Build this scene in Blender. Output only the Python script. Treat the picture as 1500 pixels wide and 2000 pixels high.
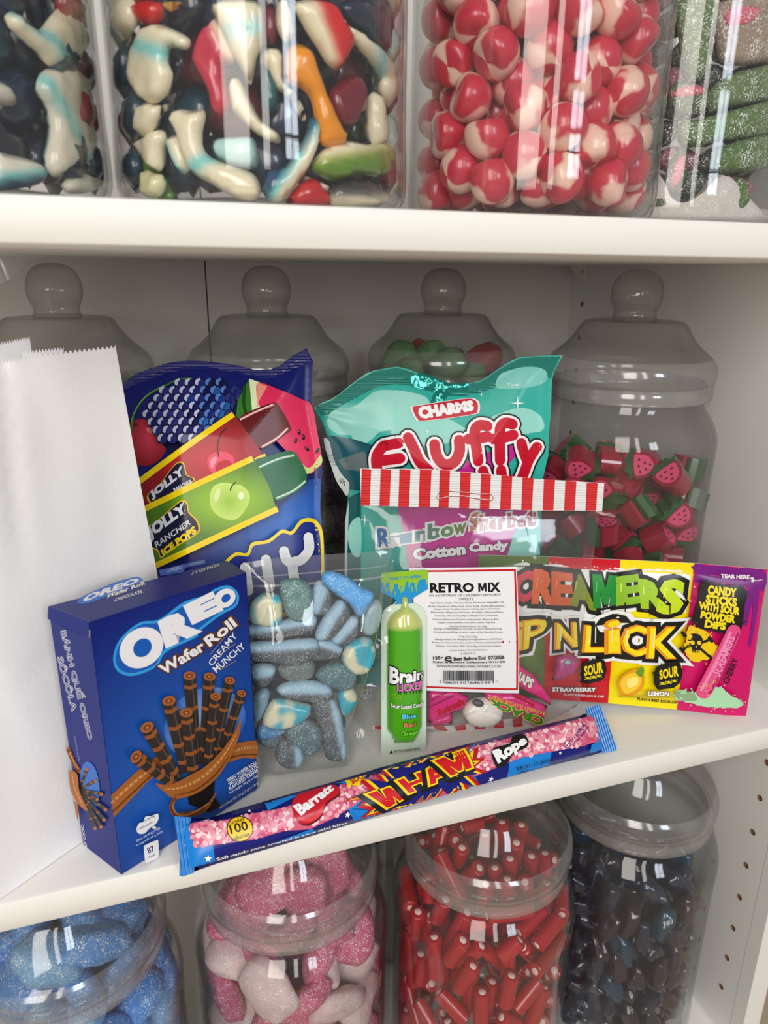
import bpy, math, random
import numpy as np
from mathutils import Vector, Matrix, noise
from mathutils.geometry import tessellate_polygon, delaunay_2d_cdt

# ---------------------------------------------------------------- scene, camera, light
for o in list(bpy.data.objects):
    bpy.data.objects.remove(o)
S = bpy.context.scene
COL = S.collection
CAM = np.array([0.19, -.3162, .289]); YAW, PIT, ROL, FPX = .3256, .3163, .0099, 1420.1
_s, _c = math.sin(YAW), math.cos(YAW)
_r = np.array([_c, -_s, 0]); FW = np.array([_s*math.cos(PIT), _c*math.cos(PIT), -math.sin(PIT)])
_u = np.cross(_r, FW)
RT = _r*math.cos(ROL)+_u*math.sin(ROL); UP = -_r*math.sin(ROL)+_u*math.cos(ROL)
cd = bpy.data.cameras.new('camera'); cam = bpy.data.objects.new('camera', cd); COL.objects.link(cam)
cam.matrix_world = Matrix(((RT[0], UP[0], -FW[0], CAM[0]), (RT[1], UP[1], -FW[1], CAM[1]), (RT[2], UP[2], -FW[2], CAM[2]), (0, 0, 0, 1)))
cd.sensor_fit = 'VERTICAL'; cd.sensor_height = 36; cd.sensor_width = 27; cd.lens = FPX/2000*36
cd.clip_start = .01
cd.dof.use_dof = True; cd.dof.focus_distance = .44; cd.dof.aperture_fstop = 10
S.camera = cam
S.view_settings.view_transform = 'Standard'; S.view_settings.look = 'None'
S.view_settings.gamma = 1; S.view_settings.use_curve_mapping = False
S.view_settings.exposure = 0.0
S.cycles.transparent_max_bounces = 40
S.cycles.max_bounces = 10
S.cycles.diffuse_bounces = 4
S.cycles.glossy_bounces = 4
S.cycles.caustics_reflective = False; S.cycles.caustics_refractive = False
S.cycles.sample_clamp_indirect = 6
try:
    S.cycles.use_denoising = True
except Exception:
    pass
W = bpy.data.worlds.new('world'); S.world = W; W.use_nodes = True
W.node_tree.nodes['Background'].inputs[0].default_value = (1, .965, .91, 1)
W.node_tree.nodes['Background'].inputs[1].default_value = .33


def lamp(name, loc, target, sx, sy, power, colr):
    ld = bpy.data.lights.new(name, 'AREA'); ld.shape = 'RECTANGLE'; ld.size = sx; ld.size_y = sy; ld.energy = power; ld.color = colr
    o = bpy.data.objects.new(name, ld); COL.objects.link(o); o.location = loc
    d = Vector(target)-Vector(loc); o.rotation_euler = d.to_track_quat('-Z', 'Y').to_euler()
    return o


# the shop window behind the camera: a tall warm pane, a narrow pane beside it, and a farther blue-grey window with glazing bars
lamp('window_light_tall', (-.62, -1.55, .92), (.3, .1, .1), .62, 1.35, 22.5, (1, .94, .86))
lamp('window_light_narrow', (.02, -1.75, .9), (.3, .1, .1), .16, 1.25, 5.4, (1, .96, .9))
for i in range(2):
    for j in range(3):
        lamp('window_light_pane', (.62+.22*i, -2.3, .75+.27*j), (.3+.22*i, .1, .2), .19, .235, 2.3, (.8, .9, 1))


# ---------------------------------------------------------------- pixel rays of the photograph, for measuring
def ray(px):
    px = np.atleast_2d(np.asarray(px, float))
    return FW+np.outer((px[:, 0]-750)/FPX, RT)-np.outer((px[:, 1]-1000)/FPX, UP)


def at_z(px, z):
    d = ray(px); return CAM+d*((z-CAM[2])/d[:, 2])[:, None]


# ---------------------------------------------------------------- materials
MATS = {}


def lin(c):
    if isinstance(c, str):
        c = tuple(int(c[i:i+2], 16) for i in (0, 2, 4))
    return tuple(((v/255)/12.92 if v/255 <= .04045 else ((v/255+.055)/1.055)**2.4) for v in c)


def pm(key, rgb, rough=.4, metal=0., coat=0., bump=None, sss=0., spec=.5, trans=0., alpha=1.):
    """plain principled material, cached"""
    if key in MATS:
        return MATS[key]
    m = bpy.data.materials.new(key); m.use_nodes = True; MATS[key] = m
    nt = m.node_tree; b = nt.nodes['Principled BSDF']
    b.inputs['Base Color'].default_value = (*lin(rgb), 1)
    b.inputs['Roughness'].default_value = rough; b.inputs['Metallic'].default_value = metal
    b.inputs['Coat Weight'].default_value = coat; b.inputs['Coat Roughness'].default_value = .08
    b.inputs['Specular IOR Level'].default_value = spec
    if sss:
        b.inputs['Subsurface Weight'].default_value = sss; b.inputs['Subsurface Radius'].default_value = (.004, .003, .002)
        b.inputs['Subsurface Scale'].default_value = 1
    if alpha < 1:
        b.inputs['Alpha'].default_value = alpha
    if bump:
        kind, sc, st = bump
        tc = nt.nodes.new('ShaderNodeTexCoord')
        if kind == 'noise':
            t = nt.nodes.new('ShaderNodeTexNoise'); t.inputs['Scale'].default_value = sc; t.inputs['Detail'].default_value = 3
            nt.links.new(tc.outputs['Object'], t.inputs['Vector']); out = t.outputs['Fac']
        elif kind == 'waveV':
            t = nt.nodes.new('ShaderNodeTexWave'); t.bands_direction = 'Y'; t.inputs['Scale'].default_value = sc
            t.inputs['Distortion'].default_value = .6; t.inputs['Detail'].default_value = 1; t.inputs['Detail Scale'].default_value = .05
            nt.links.new(tc.outputs['UV'], t.inputs['Vector']); out = t.outputs['Fac']
        elif kind == 'waveU':
            t = nt.nodes.new('ShaderNodeTexWave'); t.bands_direction = 'X'; t.inputs['Scale'].default_value = sc
            nt.links.new(tc.outputs['UV'], t.inputs['Vector']); out = t.outputs['Fac']
        bp = nt.nodes.new('ShaderNodeBump'); bp.inputs['Strength'].default_value = st; bp.inputs['Distance'].default_value = .001
        nt.links.new(out, bp.inputs['Height']); nt.links.new(bp.outputs['Normal'], b.inputs['Normal'])
        if coat:
            nt.links.new(bp.outputs['Normal'], b.inputs['Coat Normal'])
    return m


FINISH = {'pack': dict(rough=.28, coat=.05, spec=.36), 'foil': dict(rough=.24, coat=.02, spec=.24), 'card': dict(rough=.4, coat=.0, spec=.28), 'paper': dict(rough=.8, spec=.2), 'matte': dict(rough=.6)}


def ink(rgb, fin='pack'):
    k = rgb if isinstance(rgb, str) else '%02x%02x%02x' % tuple(rgb)
    return pm('ink_%s_%s' % (k, fin), rgb, **FINISH[fin])


def film(key, f0=.05, haze=.03, tint=(.97, .97, .97), rough=.04, bump=None, hazecol=(.8, .8, .8), edge=1.):
    """thin clear plastic: mostly straight-through, Fresnel gloss, a breath of haze"""
    if key in MATS:
        return MATS[key]
    m = bpy.data.materials.new(key); m.use_nodes = True; MATS[key] = m
    nt = m.node_tree; N = nt.nodes; L = nt.links
    N.remove(N['Principled BSDF']); out = N['Material Output']
    lw = N.new('ShaderNodeLayerWeight'); lw.inputs[0].default_value = .5
    pw = N.new('ShaderNodeMath'); pw.operation = 'POWER'; pw.inputs[1].default_value = 4
    L.new(lw.outputs['Facing'], pw.inputs[0])
    ma = N.new('ShaderNodeMath'); ma.operation = 'MULTIPLY_ADD'; ma.inputs[1].default_value = .75; ma.inputs[2].default_value = f0
    ma.use_clamp = True
    L.new(pw.outputs[0], ma.inputs[0])
    tr = N.new('ShaderNodeBsdfTransparent'); tr.inputs[0].default_value = (*tint, 1)
    if edge < 1:   # a longer way through the plastic where it is seen edge-on
        p3 = N.new('ShaderNodeMath'); p3.operation = 'POWER'; p3.inputs[1].default_value = 3; L.new(lw.outputs['Facing'], p3.inputs[0])
        mc = N.new('ShaderNodeMix'); mc.data_type = 'RGBA'; L.new(p3.outputs[0], mc.inputs['Factor'])
        mc.inputs['A'].default_value = (*tint, 1); mc.inputs['B'].default_value = (*(t*edge for t in tint), 1); L.new(mc.outputs['Result'], tr.inputs[0])
    di = N.new('ShaderNodeBsdfDiffuse'); di.inputs[0].default_value = (*hazecol, 1)
    m1 = N.new('ShaderNodeMixShader'); m1.inputs[0].default_value = haze
    L.new(tr.outputs[0], m1.inputs[1]); L.new(di.outputs[0], m1.inputs[2])
    gl = N.new('ShaderNodeBsdfGlossy'); gl.inputs['Roughness'].default_value = rough
    m2 = N.new('ShaderNodeMixShader'); L.new(ma.outputs[0], m2.inputs[0]); L.new(m1.outputs[0], m2.inputs[1]); L.new(gl.outputs[0], m2.inputs[2])
    if bump:
        sc, st, dist = bump
        tc = N.new('ShaderNodeTexCoord'); t = N.new('ShaderNodeTexNoise'); t.inputs['Scale'].default_value = sc; t.inputs['Detail'].default_value = 2
        L.new(tc.outputs['Object'], t.inputs['Vector'])
        bp = N.new('ShaderNodeBump'); bp.inputs['Strength'].default_value = st; bp.inputs['Distance'].default_value = dist
        L.new(t.outputs['Fac'], bp.inputs['Height']); L.new(bp.outputs['Normal'], gl.inputs['Normal'])
    L.new(m2.outputs[0], out.inputs['Surface'])
    return m


def sweet_mat(key, rough=.3, sss=.25, sugar=0., attr='col', rgb=None, sscale=2600, bump=.25, coat=.2, stripes=None):
    """sweets: colour from the piece's own colour attribute or a constant; optional sugar grains"""
    if key in MATS:
        return MATS[key]
    m = bpy.data.materials.new(key); m.use_nodes = True; MATS[key] = m
    nt = m.node_tree; N = nt.nodes; L = nt.links; b = N['Principled BSDF']
    if rgb is None:
        a = N.new('ShaderNodeAttribute'); a.attribute_name = attr; src = a.outputs['Color']
    else:
        c = N.new('ShaderNodeRGB'); c.outputs[0].default_value = (*lin(rgb), 1); src = c.outputs[0]
    tc = N.new('ShaderNodeTexCoord')
    if stripes:
        # twisted bands round the piece's axis
        sp = N.new('ShaderNodeSeparateXYZ'); L.new(tc.outputs['Object'], sp.inputs[0])
        at = N.new('ShaderNodeMath'); at.operation = 'ARCTAN2'; L.new(sp.outputs['Y'], at.inputs[0]); L.new(sp.outputs['X'], at.inputs[1])
        tw = N.new('ShaderNodeMath'); tw.operation = 'MULTIPLY_ADD'; tw.inputs[1].default_value = stripes[1]; L.new(sp.outputs['Z'], tw.inputs[0])
        L.new(at.outputs[0], tw.inputs[2])
        ns = N.new('ShaderNodeTexNoise'); ns.inputs['Scale'].default_value = 70; L.new(tc.outputs['Object'], ns.inputs['Vector'])
        ad = N.new('ShaderNodeMath'); ad.operation = 'MULTIPLY_ADD'; ad.inputs[1].default_value = 2.2; L.new(ns.outputs['Fac'], ad.inputs[0]); L.new(tw.outputs[0], ad.inputs[2])
        mu = N.new('ShaderNodeMath'); mu.operation = 'MULTIPLY'; mu.inputs[1].default_value = stripes[0]; L.new(ad.outputs[0], mu.inputs[0])
        sn = N.new('ShaderNodeMath'); sn.operation = 'SINE'; L.new(mu.outputs[0], sn.inputs[0])
        rp = N.new('ShaderNodeMapRange'); rp.interpolation_type = 'SMOOTHSTEP'; rp.inputs['From Min'].default_value = stripes[2]; rp.inputs['From Max'].default_value = stripes[2]+.6
        L.new(sn.outputs[0], rp.inputs['Value'])
        mx = N.new('ShaderNodeMix'); mx.data_type = 'RGBA'; L.new(rp.outputs[0], mx.inputs['Factor']); L.new(src, mx.inputs['A'])
        mx.inputs['B'].default_value = (*lin(stripes[3]), 1); src = mx.outputs['Result']
    if sugar:
        v = N.new('ShaderNodeTexVoronoi'); v.inputs['Scale'].default_value = sscale; L.new(tc.outputs['Object'], v.inputs['Vector'])
        wn = N.new('ShaderNodeSeparateColor'); L.new(v.outputs['Color'], wn.inputs[0])
        gt = N.new('ShaderNodeMapRange'); gt.inputs['From Min'].default_value = 1-sugar; gt.inputs['From Max'].default_value = 1-sugar+.12
        gt.inputs['To Max'].default_value = .85
        L.new(wn.outputs[0], gt.inputs['Value'])
        n2 = N.new('ShaderNodeTexNoise'); n2.inputs['Scale'].default_value = 160; L.new(tc.outputs['Object'], n2.inputs['Vector'])
        mr = N.new('ShaderNodeMapRange'); mr.inputs['From Min'].default_value = .3; mr.inputs['From Max'].default_value = .68; L.new(n2.outputs['Fac'], mr.inputs['Value'])
        mm = N.new('ShaderNodeMath'); mm.operation = 'MULTIPLY'; L.new(gt.outputs[0], mm.inputs[0]); L.new(mr.outputs[0], mm.inputs[1])
        mx = N.new('ShaderNodeMix'); mx.data_type = 'RGBA'; L.new(mm.outputs[0], mx.inputs['Factor']); L.new(src, mx.inputs['A'])
        mx.inputs['B'].default_value = (.85, .88, .9, 1); src = mx.outputs['Result']
        bp = N.new('ShaderNodeBump'); bp.inputs['Strength'].default_value = bump; bp.inputs['Distance'].default_value = .0006
        L.new(wn.outputs[1], bp.inputs['Height']); L.new(bp.outputs['Normal'], b.inputs['Normal'])
        coat = 0
    L.new(src, b.inputs['Base Color'])
    b.inputs['Roughness'].default_value = rough; b.inputs['Coat Weight'].default_value = coat
    if sss:
        b.inputs['Subsurface Weight'].default_value = sss; b.inputs['Subsurface Radius'].default_value = (.004, .003, .003); b.inputs['Subsurface Scale'].default_value = 1
    return m


# ---------------------------------------------------------------- objects and meshes
def tag(o, label, cat, group=None, kind=None):
    if label: o['label'] = label
    if cat: o['category'] = cat
    if group: o['group'] = group
    if kind: o['kind'] = kind
    return o


def empty(name, loc, label, cat, group=None, kind=None):
    o = bpy.data.objects.new(name, None); COL.objects.link(o); o.location = loc; o.empty_display_size = .02
    return tag(o, label, cat, group, kind)


class MB:
    def __init__(s):
        s.v = []; s.f = []; s.m = []; s.mats = []; s.n = 0; s.uv = []; s.col = []

    def add(s, V, F, mat, uv=None, col=None):
        V = np.asarray(V, float)
        if mat not in s.mats: s.mats.append(mat)
        k = s.mats.index(mat); n = s.n
        s.v.append(V); s.n += len(V)
        s.f.extend(tuple(int(i)+n for i in f) for f in F); s.m.extend([k]*len(F))
        s.uv.append(np.zeros((len(V), 2)) if uv is None else np.asarray(uv, float))
        s.col.append(np.ones((len(V), 3)) if col is None else np.broadcast_to(np.asarray(col, float), (len(V), 3)))

    def mesh(s, name, smooth=True, origin=None):
        V = np.concatenate(s.v)
        if origin is not None: V = V-np.asarray(origin, float)
        me = bpy.data.meshes.new(name); me.from_pydata(V.tolist(), [], s.f)
        for m in s.mats: me.materials.append(m)
        me.polygons.foreach_set('material_index', s.m)
        if smooth: me.polygons.foreach_set('use_smooth', [True]*len(s.f))
        li = np.empty(len(me.loops), np.int32); me.loops.foreach_get('vertex_index', li)
        U = np.concatenate(s.uv)
        if np.any(U):
            ul = me.uv_layers.new(name='uv'); ul.data.foreach_set('uv', U[li].ravel())
        Cc = np.concatenate(s.col)
        if not np.all(Cc == 1):
            ca = me.color_attributes.new('col', 'FLOAT_COLOR', 'POINT')
            ca.data.foreach_set('color', np.hstack([Cc, np.ones((len(Cc), 1))]).ravel().astype(np.float32))
        me.update()
        return me

    def build(s, name, parent=None, smooth=True, origin=None, label=None):
        """world-space mesh; a part keeps its thing's origin"""
        root = parent
        while root is not None and root.parent is not None: root = root.parent
        if root is not None: origin = np.array(root.location)
        if origin is None:
            V = np.concatenate(s.v); lo, hi = V.min(0), V.max(0); origin = np.array([(lo[0]+hi[0])/2, (lo[1]+hi[1])/2, lo[2]])
        o = bpy.data.objects.new(name, s.mesh(name, smooth, origin)); COL.objects.link(o)
        if parent is not None: o.parent = parent
        else: o.location = origin
        if label: o['label'] = label
        return o


def hardsm(o, ang=35):
    me = o.data
    me.shade_smooth() if hasattr(me, 'shade_smooth') else None
    me.set_sharp_from_angle(angle=math.radians(ang))
    return o


def box(mb, lo, hi, mat):
    x0, y0, z0 = lo; x1, y1, z1 = hi
    V = [(x0, y0, z0), (x1, y0, z0), (x1, y1, z0), (x0, y1, z0), (x0, y0, z1), (x1, y0, z1), (x1, y1, z1), (x0, y1, z1)]
    mb.add(V, [(0, 3, 2, 1), (4, 5, 6, 7), (0, 1, 5, 4), (1, 2, 6, 5), (2, 3, 7, 6), (3, 0, 4, 7)], mat)


def lathe(mb, prof, mat, seg=72, c=(0, 0, 0), close=False):
    p = np.asarray(prof, float); n = len(p)
    a = np.linspace(0, 2*math.pi, seg, endpoint=False)
    V = np.stack([np.outer(p[:, 0], np.cos(a))+c[0], np.outer(p[:, 0], np.sin(a))+c[1], np.repeat(p[:, 1:2], seg, 1)+c[2]], -1).reshape(-1, 3)
    F = []
    for i in range(n-1 if not close else n):
        i2 = (i+1) % n
        for j in range(seg):
            j2 = (j+1) % seg
            F.append((i*seg+j, i*seg+j2, i2*seg+j2, i2*seg+j))
    mb.add(V, F, mat)


def cr(pts, closed=False, n=6):
    """smooth curve through points"""
    P = np.asarray(pts, float); k = len(P); out = []
    for i in range(k if closed else k-1):
        g = (lambda j: P[j % k]) if closed else (lambda j: P[min(max(j, 0), k-1)])
        p0, p1, p2, p3 = g(i-1), g(i), g(i+1), g(i+2)
        for t in np.arange(n)/n:
            out.append(.5*((2*p1)+(-p0+p2)*t+(2*p0-5*p1+4*p2-p3)*t*t+(-p0+3*p1-3*p2+p3)*t**3))
    if not closed: out.append(P[-1])
    return np.array(out)


def ell(cx, cy, rx, ry=None, rot=0, n=20):
    ry = rx if ry is None else ry
    a = np.linspace(0, 2*math.pi, n, endpoint=False); c, s = math.cos(rot), math.sin(rot)
    x, y = rx*np.cos(a), ry*np.sin(a)
    return np.stack([cx+x*c-y*s, cy+x*s+y*c], 1)


PRINTED = sweet_mat('printed_blend', rough=.3, sss=0, coat=.0)
PRINTED.node_tree.nodes['Principled BSDF'].inputs['Specular IOR Level'].default_value = .32


# ---- surfaces that printing and sweets are laid on
class Sheet:
    """a plane in the scene given by a point and its normal, with a bulge along the normal"""
    def __init__(s, p0, dirx, lean=0., bulge=None):
        d = np.array([dirx[0], dirx[1], 0.]); d /= np.linalg.norm(d)
        n = np.array([d[1], -d[0], lean]); s.n = n/np.linalg.norm(n)
        s.p0 = np.asarray(p0, float); s.U = d; s.V = np.cross(s.n, d); s.V *= np.sign(s.V[2]) or 1
        s.bulge = bulge

    def uv(s, px):
        d = ray(px); t = ((s.p0-CAM)@s.n)/(d@s.n); P = CAM+d*t[:, None]-s.p0
        return np.stack([P@s.U, P@s.V], 1)

    def P(s, uv, lift=0.):
        uv = np.asarray(uv, float)
        b = s.bulge(uv) if s.bulge is not None else 0.
        return s.p0+np.outer(uv[:, 0], s.U)+np.outer(uv[:, 1], s.V)+np.multiply.outer(np.broadcast_to(b+lift, len(uv)), s.n)


class Plane3(Sheet):
    """a flat face through three points, first to second along its foot"""
    def __init__(s, a, b, c):
        a, b, c = (np.asarray(p, float) for p in (a, b, c)); s.p0 = a; s.U = (b-a)/np.linalg.norm(b-a)
        n = np.cross(b-a, c-a); s.n = n/np.linalg.norm(n)
        if s.n@(CAM-a) < 0: s.n = -s.n
        s.V = np.cross(s.n, s.U); s.bulge = None
        if s.V@(c-a) < 0: s.V = -s.V


class CylSheet:
    """the inside of a round jar, unrolled: u = arc length, v = height"""
    def __init__(s, cx, cy, z0, R):
        s.c = np.array([cx, cy]); s.z0 = z0; s.R = R; s.a0 = math.atan2(CAM[1]-cy, CAM[0]-cx); s.bulge = None

    def uv(s, px):
        d = ray(px); o = CAM[:2]-s.c; a = (d[:, :2]**2).sum(1); b = (d[:, :2]*o).sum(1); c = o@o-s.R**2
        t = (-b-np.sqrt(np.maximum(b*b-a*c, 0)))/a
        P = CAM+d*t[:, None]
        an = np.arctan2(P[:, 1]-s.c[1], P[:, 0]-s.c[0])-s.a0; an = (an+math.pi) % (2*math.pi)-math.pi
        return np.stack([an*s.R, P[:, 2]-s.z0], 1)

    def P(s, uv, lift=0.):
        uv = np.asarray(uv, float); a = uv[:, 0]/s.R+s.a0; r = s.R+np.broadcast_to(lift, len(uv))
        return np.stack([s.c[0]+r*np.cos(a), s.c[1]+r*np.sin(a), s.z0+uv[:, 1]], 1)


def split_long(V, T, L):
    """bisect every triangle edge longer than L until none is left"""
    V = [tuple(v) for v in V]; T = [tuple(int(i) for i in t) for t in T]
    for _ in range(9):
        mid = {}; out = []; ch = False
        for t in T:
            es = []
            for k in range(3):
                a, b = t[k], t[(k+1) % 3]
                key = (a, b) if a < b else (b, a)
                if key not in mid:
                    dx = V[a][0]-V[b][0]; dy = V[a][1]-V[b][1]
                    if dx*dx+dy*dy > L*L:
                        V.append(((V[a][0]+V[b][0])/2, (V[a][1]+V[b][1])/2)); mid[key] = len(V)-1
                    else:
                        mid[key] = -1
                es.append(mid[key])
            a, b, c = t; m = es; k = sum(e >= 0 for e in m)
            if k == 0: out.append(t); continue
            ch = True
            if k == 3: out += [(a, m[0], m[2]), (m[0], b, m[1]), (m[2], m[1], c), (m[0], m[1], m[2])]
            elif k == 1:
                if m[0] >= 0: out += [(a, m[0], c), (m[0], b, c)]
                elif m[1] >= 0: out += [(b, m[1], a), (m[1], c, a)]
                else: out += [(c, m[2], b), (m[2], a, b)]
            else:
                if m[0] < 0: out += [(c, m[2], m[1]), (m[2], a, b), (m[2], b, m[1])]
                elif m[1] < 0: out += [(a, m[0], m[2]), (m[0], b, c), (m[0], c, m[2])]
                else: out += [(b, m[1], m[0]), (m[1], c, a), (m[1], a, m[0])]
        T = out
        if not ch: break
    return np.array(V), T


def tess(loops):
    loops = [[Vector((float(p[0]), float(p[1]), 0)) for p in l] for l in loops]
    T = tessellate_polygon(loops); V = np.array([(p.x, p.y) for l in loops for p in l])
    return V, T


def orient(V, T):
    out = []
    for a, b, c in T:
        ar = (V[b][0]-V[a][0])*(V[c][1]-V[a][1])-(V[b][1]-V[a][1])*(V[c][0]-V[a][0])
        out.append((a, b, c) if ar > 0 else (a, c, b))
    return out


_TXT = {}


GLYPH = {'M': [(0, 0), (.24, 0), (.24, .55), (.42, .08), (.58, .08), (.76, .55), (.76, 0), (1, 0), (1, 1), (.7, 1), (.5, .48), (.3, 1), (0, 1)],
         'W': [(.17, 0), (.4, 0), (.5, .45), (.6, 0), (.83, 0), (1, 1), (.79, 1), (.7, .42), (.58, .95), (.42, .95), (.3, .42), (.21, 1), (0, 1)]}


def grow(P, b):
    """move every side of a polygon outwards"""
    P = np.asarray(P, float); n = len(P); out = []
    d = np.roll(P, -1, 0)-P; d /= np.linalg.norm(d, axis=1)[:, None]; N = np.stack([d[:, 1], -d[:, 0]], 1)
    for i in range(n):
        a, c = N[i-1], N[i]; m = a+c; k = 2*b/max(.7, m@m); out.append(P[i]+m*k)
    return np.array(out)


def text_mesh(body, bold=0., shear=0., res=2):
    k = (body, bold, shear, res)
    if k in _TXT: return _TXT[k]
    if body in GLYPH:
        V, T = tess([grow(GLYPH[body], bold)]); _TXT[k] = (V, T)
        return V, T
    cu = bpy.data.curves.new('t', 'FONT'); cu.body = body; cu.size = 1; cu.offset = bold; cu.shear = shear; cu.resolution_u = res
    cu.dimensions = '2D'; cu.fill_mode = 'BOTH'
    ob = bpy.data.objects.new('t', cu); COL.objects.link(ob)
    me = ob.to_mesh(); me.calc_loop_triangles()
    V = np.array([v.co[:2] for v in me.vertices]); T = [tuple(t.vertices) for t in me.loop_triangles]
    ob.to_mesh_clear(); bpy.data.objects.remove(ob); bpy.data.curves.remove(cu)
    _TXT[k] = (V, T)
    return V, T


def bil(q, s, t):
    q = np.asarray(q, float); s = s[:, None]; t = t[:, None]
    return (1-t)*((1-s)*q[0]+s*q[1])+t*((1-s)*q[3]+s*q[2])


class Print:
    """printing on a sheet: layers of flat inks, each a hair above the one below"""
    def __init__(s, sheet, mb, L=.004, base=.0001, step=.00006, fin='pack'):
        s.sh = sheet; s.mb = mb; s.L = L; s.h = base; s.step = step; s.fin = fin; s.tf = (0, 0, 1.); s.clamp = None

    def put(s, V, T, c, keep=False):
        """V in photograph pixels"""
        s.put_uv(s.uv(V), T, c, keep)

    def uv(s, V):
        return s.sh.uv(np.asarray(V, float)/s.tf[2]+np.array(s.tf[:2]))

    def grad(s, pts, centre, radius, c0, c1, stretch=1., fin='attr', pw=1.):
        """a printed blend from c0 at the centre to c1 at the radius"""
        V, T = tess([pts]); uv, T = split_long(s.uv(V), T, min(s.L, .004)); T = orient(uv, T)
        c, e = s.uv([centre, (centre[0]+radius, centre[1])]); r = np.hypot(*(e-c))
        d = np.hypot(uv[:, 0]-c[0], (uv[:, 1]-c[1])/stretch)/r
        k = np.clip(d, 0, 1)[:, None]**pw
        s.h += s.step
        s.mb.add(s.sh.P(uv, s.h), T, PRINTED, uv, np.array(lin(c0))*(1-k)+np.array(lin(c1))*k)

    def put_uv(s, uv, T, c, keep=False):
        uv, T = split_long(uv, T, s.L); T = orient(uv, T)
        if s.clamp is not None: uv = s.clamp(uv)
        if not keep: s.h += s.step
        s.mb.add(s.sh.P(uv, s.h), T, c if not isinstance(c, (str, tuple)) else ink(c, s.fin), uv)

    def poly(s, pts, c, *holes, keep=False):
        V, T = tess([pts, *holes]); s.put(V, T, c, keep)

    def smooth(s, pts, c, n=5, keep=False):
        s.poly(cr(pts, True, n), c, keep=keep)

    def ell(s, cx, cy, rx, ry, c, rot=0, n=20, keep=False):
        s.poly(ell(cx, cy, rx, ry, rot, n), c, keep=keep)

    def stroke(s, pts, w, c, smooth=5, cap=True, keep=False):
        P = cr(pts, False, smooth) if smooth and len(pts) > 2 else np.asarray(pts, float)
        w = np.broadcast_to(np.asarray(w, float), (len(P),)) if np.ndim(w) == 0 else np.interp(np.linspace(0, 1, len(P)), np.linspace(0, 1, len(w)), w)
        V = []; T = []
        for i in range(len(P)-1):
            a, b = P[i], P[i+1]; d = b-a; l = np.hypot(*d)
            if l < 1e-6: continue
            nrm = np.array([-d[1], d[0]])/l/2; n = len(V)
            V += [a+nrm*w[i], a-nrm*w[i], b-nrm*w[i+1], b+nrm*w[i+1]]; T += [(n, n+1, n+2), (n, n+2, n+3)]
        for i in range(len(P)):
            if not cap and i in (0, len(P)-1): continue
            n = len(V); V += list(ell(P[i][0], P[i][1], w[i]/2, w[i]/2, 0, 10)); T += [(n, n+k, n+k+1) for k in range(1, 9)]
        s.put(np.array(V), T, c, keep)

    def strokes(s, lst, layers, smooth=5):
        """the same letter strokes laid several times: [(width, colour), ...] from the widest down"""
        for w, c in layers:
            s.h += s.step
            for p in lst:
                ww = w
                s.stroke(p, ww, c, smooth, keep=True)

    def text(s, body, quad, c, bold=.0, shear=0., res=2, outline=()):
        """quad: pixels of the text's own box: top left, top right, bottom right, bottom left"""
        V0, _ = text_mesh(body, 0, shear, res); lo, hi = V0.min(0), V0.max(0)
        for b, cc in [*outline, (bold, c)]:
            V, T = text_mesh(body, b, shear, res)
            st = (V-lo)/(hi-lo)
            s.put(bil(quad, st[:, 0], 1-st[:, 1]), T, cc)

    def line(s, body, x0, y0, x1, y1, h, c, bold=0., slant=0., **k):
        """text from baseline start to baseline end, letters h high, leaning by slant pixels"""
        d = np.array([x1-x0, y1-y0], float); n = np.array([d[1], -d[0]])/np.hypot(*d)*h
        n = n+d/np.hypot(*d)*slant
        a = np.array([x0, y0]); b = np.array([x1, y1])
        s.text(body, [a+n, b+n, b, a], c, bold, **k)


def cdt(outline, L, extra=None):
    """fill an outline with well shaped triangles of size L"""
    P = np.asarray(outline, float); out = []
    for i in range(len(P)):
        a, b = P[i], P[(i+1) % len(P)]; k = max(1, int(round(np.hypot(*(b-a))/L)))
        for j in range(k): out.append(a+(b-a)*j/k)
    B = np.array(out); lo, hi = B.min(0), B.max(0)
    xs = np.arange(lo[0]+L/2, hi[0], L); pts = []
    for r, y in enumerate(np.arange(lo[1]+L*.43, hi[1], L*.866)):
        pts += [(x+(L/2 if r % 2 else 0), y) for x in xs]
    I = np.array(pts) if pts else np.zeros((0, 2))
    if len(I):
        ins = np.zeros(len(I), bool)
        x, y = I[:, 0], I[:, 1]
        for i in range(len(B)):
            (x1, y1), (x2, y2) = B[i], B[(i+1) % len(B)]
            if y1 != y2:
                ins ^= ((y1 > y) != (y2 > y)) & (x < (x2-x1)*(y-y1)/(y2-y1)+x1)
        I = I[ins & (edge_dist(I, B) > L*.45)]
    A = np.concatenate([B, I]); nb = len(B)
    sc = 1/(hi-lo).max()
    r = delaunay_2d_cdt([Vector(((p-lo)*sc).tolist()) for p in A], [(i, (i+1) % nb) for i in range(nb)], [], 1, 1e-7)
    V = np.array([v[:] for v in r[0]])/sc+lo
    T = []
    for f in r[2]:
        f = list(f); T += [(f[0], f[i], f[i+1]) for i in range(1, len(f)-1)]
    return V, orient(V, T), B


def edge_dist(V, B):
    d = np.full(len(V), 1e9)
    for i in range(len(B)):
        a, b = B[i], B[(i+1) % len(B)]; ab = b-a; l2 = ab@ab
        if l2 < 1e-18: continue
        t = np.clip(((V-a)@ab)/l2, 0, 1)
        d = np.minimum(d, np.hypot(*(V-(a+t[:, None]*ab)).T))
    return d


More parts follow.
